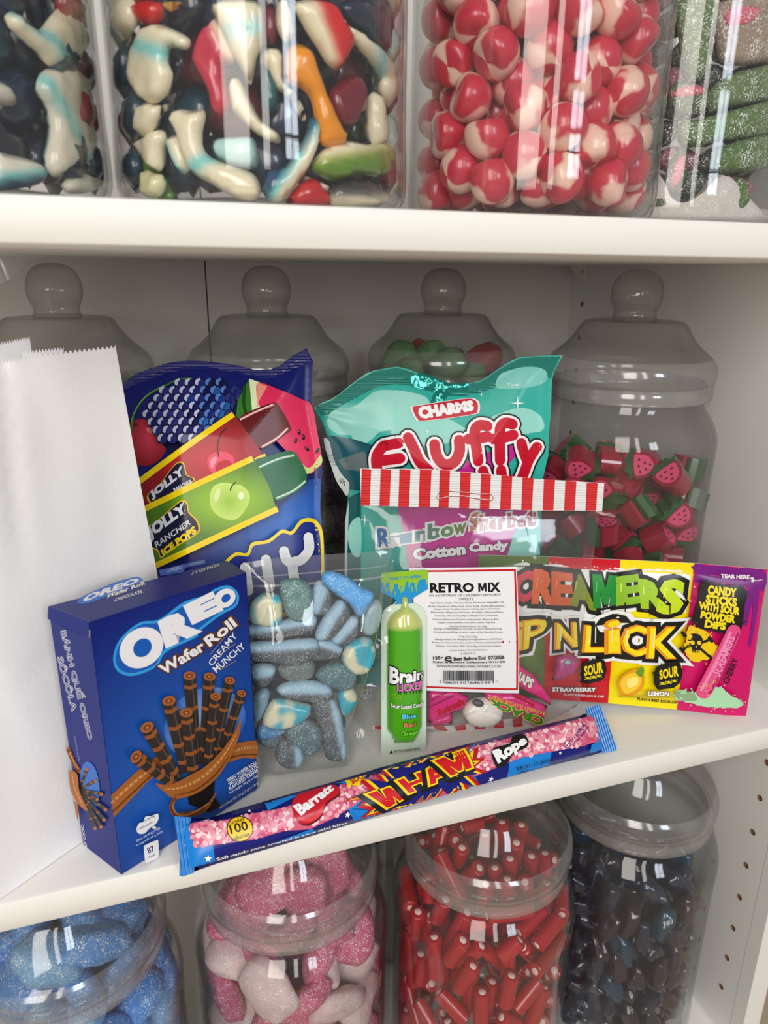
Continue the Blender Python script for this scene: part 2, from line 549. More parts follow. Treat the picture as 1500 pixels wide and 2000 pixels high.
def puff(mb, sheet, outline, thick, lift, mat, colfn=None, L=.003, px=True, D=None, dome=0., rough=0.):
    """a rounded solid whose outline lies on a sheet and which is thick deep"""
    uvo = sheet.uv(outline) if px else np.asarray(outline, float)
    V, T, B = cdt(uvo, L)
    d = edge_dist(V, B); D = D or thick/2
    x = np.clip(d/D, 0, 1); prof = np.sqrt(np.maximum(0, 1-(1-x)**2))
    if dome: prof = prof*(1-dome)+dome*np.sqrt(np.clip(d/d.max(), 0, 1))
    nz = 0
    if rough: nz = np.array([noise.noise((p[0]*160, p[1]*160, lift*900)) for p in V])*rough*prof
    h = prof*thick/2
    edge = d < 1e-7*1e3
    n = len(V); bi = np.where(edge, np.arange(n), np.arange(n)+n)
    VV = np.concatenate([V, V]); HH = np.concatenate([h+nz, -h])+lift
    F = list(T)+[(int(bi[a]), int(bi[c]), int(bi[b])) for a, b, c in T]
    # drop the unused doubles
    used = np.zeros(2*n, bool); used[np.array(F).ravel()] = True
    re = np.cumsum(used)-1; F = [tuple(int(re[i]) for i in f) for f in F]
    VV, HH = VV[used], HH[used]
    col = None
    if colfn is not None: col = colfn(VV, (HH-lift)/(thick/2))
    mb.add(sheet.P(VV, HH), F, mat, VV, col)
    return VV


def pillow(mb, sheet, outline_uv, mat_f, mat_b=None, L=.004, back=.5):
    """a closed packet: its front follows the sheet's bulge, its back a share of it; both meet along the outline"""
    V, T, B = cdt(outline_uv, L)
    e = edge_dist(V, B) < 1e-6; n = len(V)
    b = np.asarray(sheet.bulge(V)); keep = sheet.bulge; sheet.bulge = None
    F = sheet.P(V, np.where(e, 0, b)); K = sheet.P(V, np.where(e, 0, -np.abs(b)*back-.0003)); sheet.bulge = keep
    mb.add(F, T, mat_f, V)
    mb.add(K, [(c, b_, a) for a, b_, c in T], mat_b or mat_f, V)
    return V, T, B


def wrinkle(uv, f, amp, seed=0., ridged=False):
    k = np.array([noise.noise((a*f+seed, c*f*.8+seed, seed)) for a, c in uv])
    return (1-np.abs(k)*2.2)*amp if ridged else k*amp


def solid(c):
    c = np.array(lin(c)); return lambda V, H: np.broadcast_to(c, (len(V), 3))


def layered(cf, cm, cb, t=0., w=.5):
    """front / blend / back colours through the thickness"""
    cf, cm, cb = (np.array(lin(c)) for c in (cf, cm, cb))
    def fn(V, H):
        a = np.clip((H-t)/w, -1, 1)[:, None]
        return np.where(a > 0, cm+(cf-cm)*a, cm+(cb-cm)*-a)
    return fn


def across(sheet, p, q, ca, cm, cb, w=.004):
    """colours on either side of a line through two photograph pixels, blended over w metres"""
    a, b = sheet.uv([p, q]); d = (b-a)/np.hypot(*(b-a)); nn = np.array([-d[1], d[0]])
    ca, cm, cb = (np.array(lin(c)) for c in (ca, cm, cb))
    def fn(V, H):
        t = np.clip(((V-a)@nn)/w, -1, 1)[:, None]
        return np.where(t > 0, cm+(ca-cm)*t, cm+(cb-cm)*-t)
    return fn


def marble(c1, c2, sc=150, t=.0, seed=0):
    c1, c2 = np.array(lin(c1)), np.array(lin(c2))
    def fn(V, H):
        k = np.array([noise.noise((v[0]*sc+seed, v[1]*sc, h*.5+seed)) for v, h in zip(V, H)])
        k = np.clip((k-t)/.12*.5+.5, 0, 1)[:, None]
        return c1+(c2-c1)*k
    return fn
# ---------------------------------------------------------------- the bookcase
H, TB, XW, DB, ZB, XL = .2984, .0175, .61, .348, -.3215, -.19
M_WHITE = pm('white_melamine', (238, 236, 231), rough=.42, bump=('noise', 700, .04))
M_PANEL = pm('white_side_panel', (232, 232, 230), rough=.5, bump=('noise', 500, .05))
M_BACK = pm('white_back_panel', (226, 224, 219), rough=.55, bump=('noise', 500, .05))
M_CHIP = pm('bare_chipboard', (140, 105, 70), rough=.9, bump=('noise', 900, .5))
M_PIN = pm('white_plastic', (235, 232, 222), rough=.35)
mb = MB(); box(mb, (-1.6, -2.6, ZB-.09), (1.6, DB+.012, ZB-.0602), pm('pale_floor_board', (178, 160, 138), rough=.5, bump=('noise', 30, .1)))
tag(mb.build('floor', smooth=False), 'pale floor the bookcase stands on', 'floor', kind='structure')
mb = MB(); box(mb, (-1.6, DB+.012, ZB-.09), (1.6, DB+.06, 1.6), pm('painted_wall', (206, 203, 198), rough=.8))
tag(mb.build('wall_back', smooth=False), 'plain painted wall behind the bookcase', 'wall', kind='structure')
case = empty('bookcase', (XL, 0, ZB-.06), 'white bookcase holding all the sweet jars and packets on its shelves', 'bookcase')
for zt in (H+TB, 0., ZB):
    mb = MB(); r = .0016; z0 = zt-TB; z1 = zt
    prof = [(DB, z0), (0+r*.6, z0), (0, z0+r*.6), (0, z1-r*1.5), (r*.35, z1-r*.4), (r*1.5, z1), (DB, z1)]
    V = [(x, y, z) for x in (XL, XW) for y, z in prof]; n = len(prof)
    mb.add(V, [(i, (i+1) % n, (i+1) % n+n, i+n) for i in range(n)]+[tuple(range(n-1, -1, -1)), tuple(range(n, 2*n))], M_WHITE)
    o = mb.build('shelf', case); hardsm(o, 50)
# right side panel with real peg holes
ZT, ZL = .78, ZB-.06
cols = [(.0268, [z for z in np.arange(-.0555+.032*24, ZL+.02, -.032)]), (.326, [z for z in np.arange(.2627+.032*15, ZL+.02, -.032)])]
holes = []
for y, zs in cols:
    for z in zs:
        if ZB+.01 < z < ZT-.02 and not (-TB-.003 < z < .003) and not (H-.003 < z < H+TB+.003): holes.append((y, z))
mb = MB()
loops = [[(0, ZL), (DB+.01, ZL), (DB+.01, ZT), (0, ZT)]]+[[(y+.0026*math.cos(a), z+.0026*math.sin(a)) for a in np.linspace(0, 2*math.pi, 12, endpoint=False)] for y, z in holes]
V, T = tess(loops)
mb.add([(XW, p[0], p[1]) for p in V], [(a, c, b) for a, b, c in orient(V, T)], M_PANEL)
for y, z in holes:
    a = np.linspace(0, 2*math.pi, 12, endpoint=False)
    ring = [(y+.0026*math.cos(t), z+.0026*math.sin(t)) for t in a]
    Vh = [(XW, *p) for p in ring]+[(XW+.009, *p) for p in ring]
    mb.add(Vh, [(i, (i+1) % 12, (i+1) % 12+12, i+12) for i in range(12)]+[tuple(range(12, 24))], M_CHIP)
xo = XW+.018
mb.add([(XW, 0, ZL), (xo, 0, ZL), (xo, 0, ZT), (XW, 0, ZT), (xo, DB+.01, ZL), (xo, DB+.01, ZT), (XW, DB+.01, ZL), (XW, DB+.01, ZT)],
       [(0, 1, 2, 3), (1, 4, 5, 2), (3, 2, 5, 7), (0, 6, 4, 1)], M_WHITE)
# the thin upright line a little way in from the front edge
mb.add([(XW-.0002, .0112, ZB), (XW-.0002, .0117, ZB), (XW-.0002, .0117, -TB), (XW-.0002, .0112, -TB)], [(0, 1, 2, 3)], ink((205, 204, 200), 'matte'))
o = mb.build('side_panel', case, smooth=False)
mb = MB(); box(mb, (XL-.018, 0, ZL), (XL, DB+.01, ZT), M_PANEL); mb.build('side_panel', case, smooth=False)
SEAM = .2522
for x0, x1 in ((XL, SEAM-.0006), (SEAM+.0006, XW)):
    mb = MB(); box(mb, (x0, DB, ZL), (x1, DB+.003, ZT), M_BACK); mb.build('back_panel', case, smooth=False)
mb = MB(); box(mb, (SEAM-.004, DB+.003, ZL), (SEAM+.004, DB+.005, ZT), ink((60, 56, 52), 'matte')); mb.build('joining_strip', case, smooth=False)
# wedge-shaped shelf support under the upper shelf, back right corner
mb = MB()
py, pz = .331, H
Vp = [(XW, py-.009, pz), (XW-.011, py-.009, pz), (XW, py-.009, pz-.013), (XW, py+.006, pz), (XW-.011, py+.006, pz), (XW, py+.006, pz-.013)]
mb.add(Vp, [(0, 2, 1), (3, 4, 5), (0, 1, 4, 3), (1, 2, 5, 4), (0, 3, 5, 2)], M_PIN)
lathe(mb, [(0, .0002), (.0016, .0002)], M_CHIP, 10)
V = mb.v[-1]; mb.v[-1] = np.stack([XW-.0056+V[:, 2]*-1-.0, V[:, 0]*1.+py-.0092, V[:, 1]+pz-.0055], 1)
mb.build('shelf_support', case, smooth=False)

# ---------------------------------------------------------------- jars
M_JAR = film('clear_jar_plastic', f0=.026, haze=.013, tint=(.985, .985, .985), rough=.03, edge=.8)
M_RIM = film('frosted_rim_plastic', f0=.09, haze=.14, tint=(.92, .92, .91), rough=.12, hazecol=(.72, .71, .69), edge=.7)
M_LID = film('scuffed_lid_plastic', f0=.06, haze=.055, tint=(.9, .9, .89), rough=.07, hazecol=(.62, .61, .58), edge=.55)
JR = .0685
OUT = [(0, .003), (.05, .003), (.057, 0), (.063, .0012), (.0672, .006), (.0683, .012), (.0682, .022), (.0678, .032), (.0676, .045), (.0676, .135), (.0678, .148), (.0682, .158), (JR, .166), (.0684, .172),
       (.0672, .1785), (.0638, .1865), (.0595, .193), (.0565, .197), (.0552, .201), (.0548, .206), (.0548, .216)]
INN = [(.0533, .216), (.0533, .206), (.0538, .2), (.0552, .196), (.0584, .1915), (.0625, .1855), (.0658, .178), (.0669, .172), (.067, .166), (.0667, .158), (.0663, .148), (.0661, .135), (.0661, .045), (.0663, .032), (.0667, .022), (.0667, .012), (.0655, .0072), (.0622, .0032), (.057, .0022), (0, .005)]
LIDP = [(.0563, .2135), (.0563, .2045), (.0572, .2032), (.0592, .2032), (.0602, .2045), (.0604, .209), (.0598, .2125), (.0602, .2145), (.0612, .2165), (.0616, .2205), (.0612, .2255), (.0598, .2292), (.0575, .2325), (.0545, .2352), (.0505, .2385), (.0465, .2422), (.0428, .2467), (.0398, .2515), (.0375, .255), (.035, .2572), (.031, .2582), (.0175, .2588)]
KNOB = [(.0175, .2588), (.0157, .26), (.015, .262), (.0152, .2645), (.0164, .2675), (.0178, .271), (.0184, .2755), (.018, .2805), (.0165, .2855), (.0138, .2895), (.0098, .2922), (.005, .2936), (0, .294)]
_jar = {}


def smooth_prof(p, n=3):
    return cr(p, False, n)


def jar(x, y, z, label):
    t = empty('sweet_jar', (x, y, z), label, 'jar', 'tall clear plastic sweet jars')
    if not _jar:
        LP_ = smooth_prof(LIDP, 3); kz = int(np.argmin(np.abs(LP_[:, 1]-.2328)))
        for nm, prs in (('body', [(smooth_prof(OUT, 2).tolist()+smooth_prof(INN, 2).tolist(), M_JAR)]), ('lid', [(LP_[:kz+1], M_RIM), (LP_[kz:], M_LID)]), ('knob', [(smooth_prof(KNOB, 3), M_LID)])):
            mb = MB()
            for pr_, m in prs: lathe(mb, pr_, m, 80)
            _jar[nm] = mb.mesh(nm)
    b = bpy.data.objects.new('body', _jar['body']); l = bpy.data.objects.new('lid', _jar['lid']); k = bpy.data.objects.new('knob', _jar['knob'])
    for o in (b, l, k): COL.objects.link(o)
    b.parent = t; l.parent = t; k.parent = l
    return t


ZU = H+TB+.0003
UP_J = [(.119, .0605), (.2565, .0655), (.4085, .0805), (.5405, .128)]
MID_J = [(.1405, .255), (.287, .252), (.432, .255), (.5405, .15)]
LOW_J = [(.115, .0805), (.2598, .0885), (.403, .0708), (.5405, .0815)]
UL = ['upper-shelf sweet jar at the left edge, full of dark blue and white jelly sweets', 'upper-shelf sweet jar packed with red, orange, green and blue-white jelly shapes', 'upper-shelf sweet jar full of red and white swirled domes', 'upper-shelf sweet jar of green sugared sticks with loose sugar at its bottom']
ML = ['back sweet jar with a domed lid behind the white paper bag', 'back sweet jar behind the blue ice pops bag, with dark sugared sweets', 'back sweet jar with green and red lumps showing inside its domed lid', 'sweet jar in the right corner half full of pink-faced red sweets with green tops']
LL = ['sweet jar on the lowest shelf full of light blue sugared sweets', 'lowest-shelf sweet jar full of pink and whitish sugared sweets', 'lowest-shelf sweet jar full of glossy red filled tubes', 'lowest-shelf sweet jar of dark navy sweets beside the peg-holed side panel']
for (x, y), l in zip(UP_J, UL): jar(x, y, ZU, l)
for (x, y), l in zip(MID_J, ML): jar(x, y, .0003, l)
for (x, y), l in zip(LOW_J, LL): jar(x, y, ZB+.0003, l)
BACK_J = [(.375, .2275), (.5405, .2375)]
for (x, y), l in zip(BACK_J, ['dark sweet jar far back on the lowest shelf, between pink and red jars', 'sweet jar hidden at the back of the lowest shelf behind the navy jar']): jar(x, y, ZB+.0003, l)
# ---------------------------------------------------------------- the blue wafer roll box
NAVY = (9, 30, 118)
A_, B_, C_ = at_z([(237, 1708), (503, 1541), (163, 1650)], .0006)
A2 = at_z([(174, 1215)], .1405)[0]
fr = Plane3(A_, B_, A2); lf = Plane3(C_, A_, A2)
B2 = fr.P(fr.uv([(481, 1118)]))[0]; C2 = lf.P(lf.uv([(94, 1184)]))[0]
tp = Plane3(A2, B2, C2); D2 = tp.P(tp.uv([(443, 1095)]))[0]; D_ = B_+C_-A_
bx = empty('wafer_roll_box', tuple((A_+D_)/2), 'blue cardboard box of chocolate wafer rolls standing at the front left of the shelf', 'box')
mb = MB(); m = ink(NAVY, 'card')
crn = [A_, B_, D_, C_, A2, B2, D2, C2]
mb.add(crn, [(0, 3, 2, 1), (4, 5, 6, 7), (0, 1, 5, 4), (1, 2, 6, 5), (2, 3, 7, 6), (3, 0, 4, 7)], m)
p = Print(fr, mb, L=.05, base=.00005, step=.00003, fin='card'); p.tf = (80, 1080, 3.125)
WH, BR, BLK = (240, 240, 245), (96, 52, 30), (44, 38, 36)
fq = [(300, 425), (1250, 130), (1320, 1445), (492, 1955)]
p.L = .006
p.grad(fq, (850, 1300), 700, (34, 104, 200), NAVY, 1.1, pw=.85)
p.L = .05
p.grad(ell(1000, 1040, 260, 210, -.5, 24), (1000, 1050), 250, (170, 205, 240), (34, 98, 196), .9)
# oval badge and its letters
p.smooth([(440, 640), (468, 722), (560, 750), (700, 695), (765, 603), (945, 515), (965, 480), (1095, 380), (1190, 325), (1205, 250), (1145, 198), (1060, 218), (1010, 255), (870, 300), (720, 405), (600, 425), (482, 525)], (52, 160, 232))
p.smooth([(455, 640), (480, 708), (560, 732), (692, 682), (750, 592), (935, 500), (955, 468), (1085, 367), (1178, 315), (1190, 255), (1142, 213), (1064, 233), (1015, 270), (880, 315), (728, 420), (605, 440), (492, 535)], (20, 92, 186))


def ring(pr_, cx, cy, rx, ry, hx, hy, rot, c, ho=(6, 0)):
    pr_.poly(ell(cx, cy, rx, ry, rot, 30), c, ell(cx+ho[0], cy+ho[1], hx, hy, rot-.2, 24)[::-1])


ring(p, 612, 578, 142, 116, 62, 52, -.62, WH)
p.text('R', [(736, 424), (868, 352), (930, 484), (780, 556)], WH, .085)
p.text('E', [(898, 320), (1028, 256), (1078, 350), (944, 414)], WH, .085)
ring(p, 1121, 275, 68, 55, 31, 23, -.55, WH)
o_ = [(.13, BR)]
p.line('Wafer', 748, 742, 1002, 588, 62, WH, .035, outline=o_)
p.line('Roll', 1030, 570, 1192, 442, 62, WH, .035, outline=o_)
p.line('CREAMY', 1042, 690, 1196, 506, 36, WH, .01)
p.line('MUNCHY', 1068, 730, 1246, 575, 40, WH, .01)
for q in ([(1030, 618), (1117, 512)], [(1088, 622), (1182, 552)], [(1088, 712), (1186, 655)]): p.stroke(q, 3, (196, 150, 110), 0)
# caramel band behind, wafer sticks, band in front
CAR, CARD_, CARL = (168, 98, 44), (110, 60, 26), (214, 150, 84)
p.poly([(425, 1475), (575, 1335), (700, 1240), (760, 1300), (640, 1400), (440, 1612)], CAR)
p.stroke([(430, 1520), (560, 1400), (700, 1290)], 14, CARL); p.stroke([(436, 1575), (600, 1420), (720, 1310)], 10, CARD_)
p.smooth([(1090, 1260), (1160, 1170), (1240, 1150), (1308, 1150), (1311, 1245), (1220, 1250), (1120, 1282)], CAR)
p.stroke([(1150, 1215), (1230, 1190), (1309, 1185)], 14, CARL); p.stroke([(1140, 1250), (1230, 1228), (1310, 1228)], 8, CARD_)
p.poly([(870, 1400), (1060, 1320), (1050, 1480), (1095, 1545), (1020, 1580), (900, 1530)], (26, 22, 24))
sticks = [((900, 745), (948, 1290), 76), ((1020, 750), (985, 1280), 72), ((1142, 772), (1040, 1270), 64), ((1212, 850), (1075, 1260), 58), ((1052, 868), (1000, 1300), 66), ((765, 892), (872, 1330), 82), ((630, 1052), (820, 1370), 86), ((868, 962), (915, 1360), 78), ((560, 1228), (800, 1400), 84)]
for (x, y), (bx_, by_), w in sticks:
    d = np.array([bx_-x, by_-y], float); l = np.hypot(*d); d /= l; nn = np.array([-d[1], d[0]])
    p.stroke([(x, y), (bx_, by_)], [w, w*.8], (50, 43, 40), 0, cap=False)
    p.stroke([np.array((x, y))-nn*w*.2, np.array((bx_, by_))-nn*w*.16], w*.1, (84, 74, 68), 0, cap=False)
    for t in (.09, .33, .57, .8):
        c = np.array((x, y))+d*l*t; ww = w*(1-.2*t)/2
        p.poly([c-nn*ww, c-nn*ww+d*w*.3, c+d*w*.5, c+nn*ww+d*w*.36, c+nn*ww+d*w*.08, c+d*w*.2], (150, 86, 42))
    p.poly(ell(x, y, w/2, w*.36, math.atan2(nn[1], nn[0])), (168, 96, 50)); p.poly(ell(x, y, w*.28, w*.19, math.atan2(nn[1], nn[0])), (112, 60, 32))
    p.poly(ell(x, y, w*.13, w*.08, math.atan2(nn[1], nn[0])), (196, 124, 72))
p.smooth([(680, 1388), (760, 1400), (880, 1345), (990, 1280), (1090, 1180), (1165, 1070), (1198, 1005), (1185, 1110), (1130, 1240), (1050, 1360), (930, 1450), (800, 1482), (730, 1440)], CAR)
p.stroke([(740, 1425), (850, 1410), (980, 1340), (1090, 1225), (1170, 1090)], [6, 14, 18, 12, 4], CARL)
p.stroke([(790, 1465), (920, 1430), (1040, 1340), (1125, 1225)], [3, 9, 9, 4], CARD_)
p.stroke([(800, 1478), (772, 1530), (800, 1580), (880, 1578), (980, 1545), (1045, 1450)], [26, 22, 26, 34, 26, 6], CAR)
p.stroke([(792, 1500), (785, 1540), (820, 1580), (900, 1572), (1000, 1510)], [4, 8, 10, 9, 3], CARL)
# small print
for t, a, b, h in (('OREO WAFER ROLL', (1122, 1382), (1300, 1268), 20), ('WITH CHOCOLATE', (1130, 1406), (1302, 1294), 20), ('FLAVORED CREAM', (1132, 1432), (1303, 1318), 20)):
    p.line(t, *a, *b, h, WH, .02)
p.line('Net weight: 54 g (3 x 18g)', 1134, 1458, 1305, 1350, 18, WH)
p.line('Khối lượng tịnh: 54 g (3 gói x 18 g)', 1074, 1548, 1308, 1396, 24, WH)
p.line('Images for illustration purposes only.', 1100, 1557, 1312, 1420, 11, WH)
p.smooth([(560, 1668), (575, 1630), (600, 1622), (615, 1590), (650, 1585), (690, 1572), (692, 1610), (670, 1640), (640, 1660), (610, 1690), (575, 1692)], WH)
p.ell(668, 1655, 12, 8, WH); p.ell(680, 1640, 5, 4, NAVY)
p.line('One serving', 598, 1628, 672, 1592, 16, NAVY); p.line('1 khẩu phần', 570, 1676, 660, 1628, 16, NAVY)
p.line('One serving (18g)', 565, 1746, 706, 1664, 18, WH); p.line('Trong mỗi 18 g chứa', 560, 1772, 722, 1684, 16, WH)
p.smooth([(604, 1775), (615, 1760), (680, 1732), (692, 1742), (694, 1825), (684, 1842), (624, 1868), (612, 1858)], WH, n=3)
p.line('87', 632, 1812, 672, 1796, 34, NAVY, .02); p.line('kcal', 638, 1840, 672, 1825, 16, NAVY)
# left side
p = Print(lf, mb, L=.05, base=.00005, step=.00003, fin='card'); p.tf = (80, 1080, 3.125)
for body, q in (('BÁNH QUẾ OREO', [(168, 468), (330, 1125), (286, 1142), (116, 484)]), ('SÔCÔLA', [(143, 632), (230, 956), (190, 964), (100, 640)])):
    p.text(body, q, NAVY, .0, outline=[(.045, WH)])
p.text('NGON & GIÒN', [(216, 1118), (242, 1268), (230, 1272), (205, 1120)], (150, 160, 215))
p.text('CHOCOLATE', [(262, 1655), (284, 1798), (270, 1802), (246, 1660)], WH)
p.poly(ell(300, 1420, 60, 150, -.1), (52, 112, 200))
p.stroke([(170, 1195), (200, 1270), (236, 1330)], 26, CAR); p.stroke([(178, 1215), (205, 1275), (232, 1318)], 7, CARL)
for (x, y) in ((285, 1318), (338, 1388), (376, 1468), (352, 1500), (404, 1560), (396, 1622), (378, 1664), (344, 1672)):
    p.stroke([(x, y), (238, 1440)], [22, 14], (50, 43, 40), 0)
    for t in (.25, .6): p.ell(x+(238-x)*t, y+(1440-y)*t, 10, 6, (150, 86, 42))
    p.ell(x, y, 11, 11, (168, 96, 50))
p.smooth([(192, 1320), (236, 1345), (250, 1450), (300, 1560), (262, 1545), (212, 1480), (190, 1400)], CAR); p.stroke([(205, 1340), (222, 1430), (270, 1530)], 7, CARL)
p.smooth([(214, 1500), (242, 1545), (238, 1622), (226, 1560)], CAR)
# lid
p = Print(tp, mb, L=.05, base=.00005, step=.00003, fin='card'); p.tf = (80, 1080, 3.125)
p.smooth([(222, 300), (250, 312), (340, 290), (600, 180), (606, 152), (560, 150), (440, 185), (262, 262)], (40, 112, 205))
p.text('OREO', [(282, 258), (588, 152), (598, 176), (248, 304)], WH, .05)
p.text('Wafer Roll', [(412, 250), (622, 178), (634, 194), (392, 284)], WH, .03, outline=[(.06, BR)])
p.text('CHOCOLATE', [(458, 278), (615, 228), (622, 244), (440, 302)], WH, .02)
p.text('3 X GO-PACKS', [(925, 116), (1085, 66), (1092, 82), (918, 136)], WH)
p.poly([(720, 108), (1000, 40), (1008, 66), (880, 92), (870, 122), (730, 142)], (46, 84, 170))
p.text('OREO', [(785, 98), (866, 78), (860, 102), (765, 122)], (150, 180, 225), .03); p.text('OREO', [(915, 66), (995, 47), (996, 64), (905, 82)], (130, 165, 215), .03)
o = mb.build('carton', bx, smooth=False)
# lifted flap along the lid's left edge
mb = MB(); e = (A2-C2); q = np.array([0, 0, 1.])
V = [C2, A2, A2+q*-.0075+lf.n*.0012, C2+q*-.006+lf.n*.0012, C2+e*.5+q*-.0072+lf.n*.0016]
mb.add(V, [(0, 3, 4, 2, 1)], m); V2 = [v-lf.n*.0006 for v in V]; mb.add(V2, [(0, 1, 2, 4, 3)], ink((225, 222, 215), 'card'))
mb.build('tuck_flap', bx, smooth=False)
# ---------------------------------------------------------------- paper bag
PAP = pm('white_paper', (246, 245, 246), rough=.85, spec=.2, bump=('noise', 260, .12))
b0, b1 = at_z([(0, 1756), (165, 1641)], .0004)
pg = Sheet(b0, b1-b0, lean=.13)


def pbulge(uv):
    u, v = uv[:, 0], uv[:, 1]
    f = np.clip(v/.05, 0, 1)*np.clip((.124-u)/.02, 0, 1)
    w = np.array([noise.noise((a*9, b*9, 3.1))*.0045+noise.noise((a*38, b*16, 7.7))*.0016 for a, b in uv])
    crease = -.0022*np.exp(-((u-.052-(v-.2)*.12)/.004)**2)*np.clip((v-.14)/.06, 0, 1)-.0016*np.exp(-((u-.018+(v-.1)*.2)/.005)**2)*np.clip((v-.05)/.1, 0, 1)
    crease = crease-.0015*np.exp(-((v-.105-(u-.05)*.4)/.005)**2)*np.clip((.06-np.abs(u-.09))/.05, 0, 1)
    return w*f+crease*f


pg.bulge = pbulge
tu = pg.uv([(-60, 722), (0, 707), (62, 692), (150, 682), (220, 675), (302, 1110)])
ur = max(tu[4][0], tu[5][0])+.001


def teeth(a, b, n, amp):
    out = []
    for i in range(n):
        t = i/n; out.append(np.array(a)+(np.array(b)-np.array(a))*t); t2 = (i+.5)/n; out.append(np.array(a)+(np.array(b)-np.array(a))*t2+np.array([0, amp]))
    return out


top = teeth((ur, tu[4][1]), tu[2], 17, -.0017)+teeth(tu[2], tu[1], 12, -.0017)+teeth(tu[1], (-.05, tu[1][1]-.007), 12, -.0017)
vt = tu[4][1]
outl = [(-.05, 0), (ur, 0)]+[tuple(p) for p in top]+[(-.05, tu[1][1]-.007)]
bag = empty('paper_bag', tuple(b0+pg.U*.04), 'tall plain white paper bag with a zigzag-cut open top at the left edge', 'paper bag')


def paper(name, outline, shift, sheet=pg, L=.006):
    V, T, _ = cdt(outline, L); mb = MB()
    mb.add(sheet.P(V, 0.)+shift, T, PAP, V); mb.add(sheet.P(V, -.00022)+shift, [t[::-1] for t in T], PAP, V)
    return mb.build(name, bag)


paper('front_panel', outl, np.zeros(3))
bk = Sheet(b0-pg.n*.017, b1-b0, lean=.13)
kt_ = bk.uv([(-60, 679), (0, 668), (52, 657), (57, 690), (70, 730)])
back = [(-.05, 0), (ur, 0), (ur, vt-.022), tuple(kt_[4]), tuple(kt_[3])]+[tuple(q) for q in teeth(kt_[2], kt_[1], 11, -.0017)+teeth(kt_[1], kt_[0], 11, -.0017)]+[(-.05, kt_[0][1])]
paper('back_panel', back, -pg.n*.017)
ig = Sheet(b0-pg.n*.0045, b1-b0, lean=.13); kg = ig.uv([(40, 686), (120, 678), (122, 740), (42, 745)])
paper('inner_fold', [tuple(q) for q in teeth(kg[1], kg[0], 13, -.0017)]+[tuple(kg[0]), tuple(kg[3]), tuple(kg[2])], -pg.n*.0045, L=.004)
# folded side gusset: two leaves meeting in an inward crease
mb = MB()
vv = np.linspace(0, vt-.004, 26); us = [(ur, 0.), (ur-.0012, -.003), (ur-.014, -.0085), (ur-.0012, -.0138), (ur, -.017)]
G = np.array([[pg.p0+pg.U*u+pg.V*v+pg.n*(d+pbulge(np.array([[u, v]]))[0]*(1 if i == 0 else 0)) for i, (u, d) in enumerate(us)] for v in vv]); nv, nu = len(vv), len(us)
F = [(i*nu+j, i*nu+j+1, (i+1)*nu+j+1, (i+1)*nu+j) for i in range(nv-1) for j in range(nu-1)]
mb.add(G.reshape(-1, 3), F, PAP); mb.build('side_gusset', bag, smooth=False)
mb = MB(); q = [b0+pg.U*u-pg.n*d for u, d in ((-.05, .0003), (ur, .0003), (ur, .017), (-.05, .017))]; mb.add([(x[0], x[1], .0006) for x in q], [(0, 1, 2, 3)], PAP); mb.build('base', bag, smooth=False)
# ---------------------------------------------------------------- the long rope bar along the shelf's front
YEL, RED, BLU, WHT, BLK = (250, 214, 10), (205, 22, 34), (18, 26, 120), (245, 245, 248), (18, 18, 22)
CYA = (20, 128, 214)
wh = empty('candy_rope_bar', (.3, .012, 0), 'long blue and pink wrapped candy rope bar lying along the front edge of the shelf', 'candy bar')
ws = Sheet((.3, .004, .0105), (.275, .0195), lean=.8)
OUTW = [(368, 1587), (405, 1588), (470, 1568), (550, 1545), (640, 1520), (740, 1490), (880, 1452), (1000, 1422), (1130, 1390), (1146, 1384), (1178, 1460), (1155, 1467), (1065, 1489), (973, 1514), (878, 1538), (780, 1570), (688, 1599), (550, 1640), (421, 1677), (372, 1694)]
wuv = ws.uv(OUTW); vt_ = wuv[2:8, 1]; ut_ = wuv[2:8, 0]; vb_ = wuv[11:18, 1]; ub_ = wuv[11:18, 0]
kt, kb = np.polyfit(ut_, vt_, 1), np.polyfit(ub_, vb_, 1)
U0, U1 = wuv[:, 0].min(), wuv[:, 0].max()


def wb(uv):
    u, v = uv[:, 0], uv[:, 1]
    t, b = np.polyval(kt, u)+.0006, np.polyval(kb, u)-.0006
    x = np.clip((v-(t+b)/2)/((t-b)/2), -1, 1)
    end = np.sqrt(np.clip((u-U0)/.02, 0, 1)*np.clip((U1-u)/.02, 0, 1))
    end = np.minimum(1, end)
    wr = np.array([noise.noise((a*60, c*120, 1.3)) for a, c in uv])*.0006
    return np.sqrt(np.maximum(0, 1-x*x))*.0088*end+wr*end


V, T, B = cdt(wuv, .004)
d = edge_dist(V, B) < 1e-6
mb = MB()
fb = wb(V)*~d
zsh = 0.
back_ = ws.P(V, -fb*.9); front_ = ws.P(V, fb)
zmin = back_[:, 2].min(); ws.p0 = ws.p0-np.array([0, 0, zmin-.0006])
ws.bulge = None; n = len(V)
mb.add(np.concatenate([ws.P(V, fb), ws.P(V, -fb*.9)]), list(T)+[(int(c) if d[c] else int(c)+n, int(b) if d[b] else int(b)+n, int(a) if d[a] else int(a)+n) for a, b, c in T], ink(BLU), np.concatenate([V, V]))


class Moved:
    """the same printing after the sheet has been set down on the shelf"""
    def __init__(s, sh): s.sh = sh; s.p = np.array(sh.p0)
    def uv(s, px): return s.src.uv(px)
    def P(s, uv, lift=0.):
        b = wb(uv); return s.sh.p0+np.outer(uv[:, 0], s.sh.U)+np.outer(uv[:, 1], s.sh.V)+np.multiply.outer(b+lift, s.sh.n)


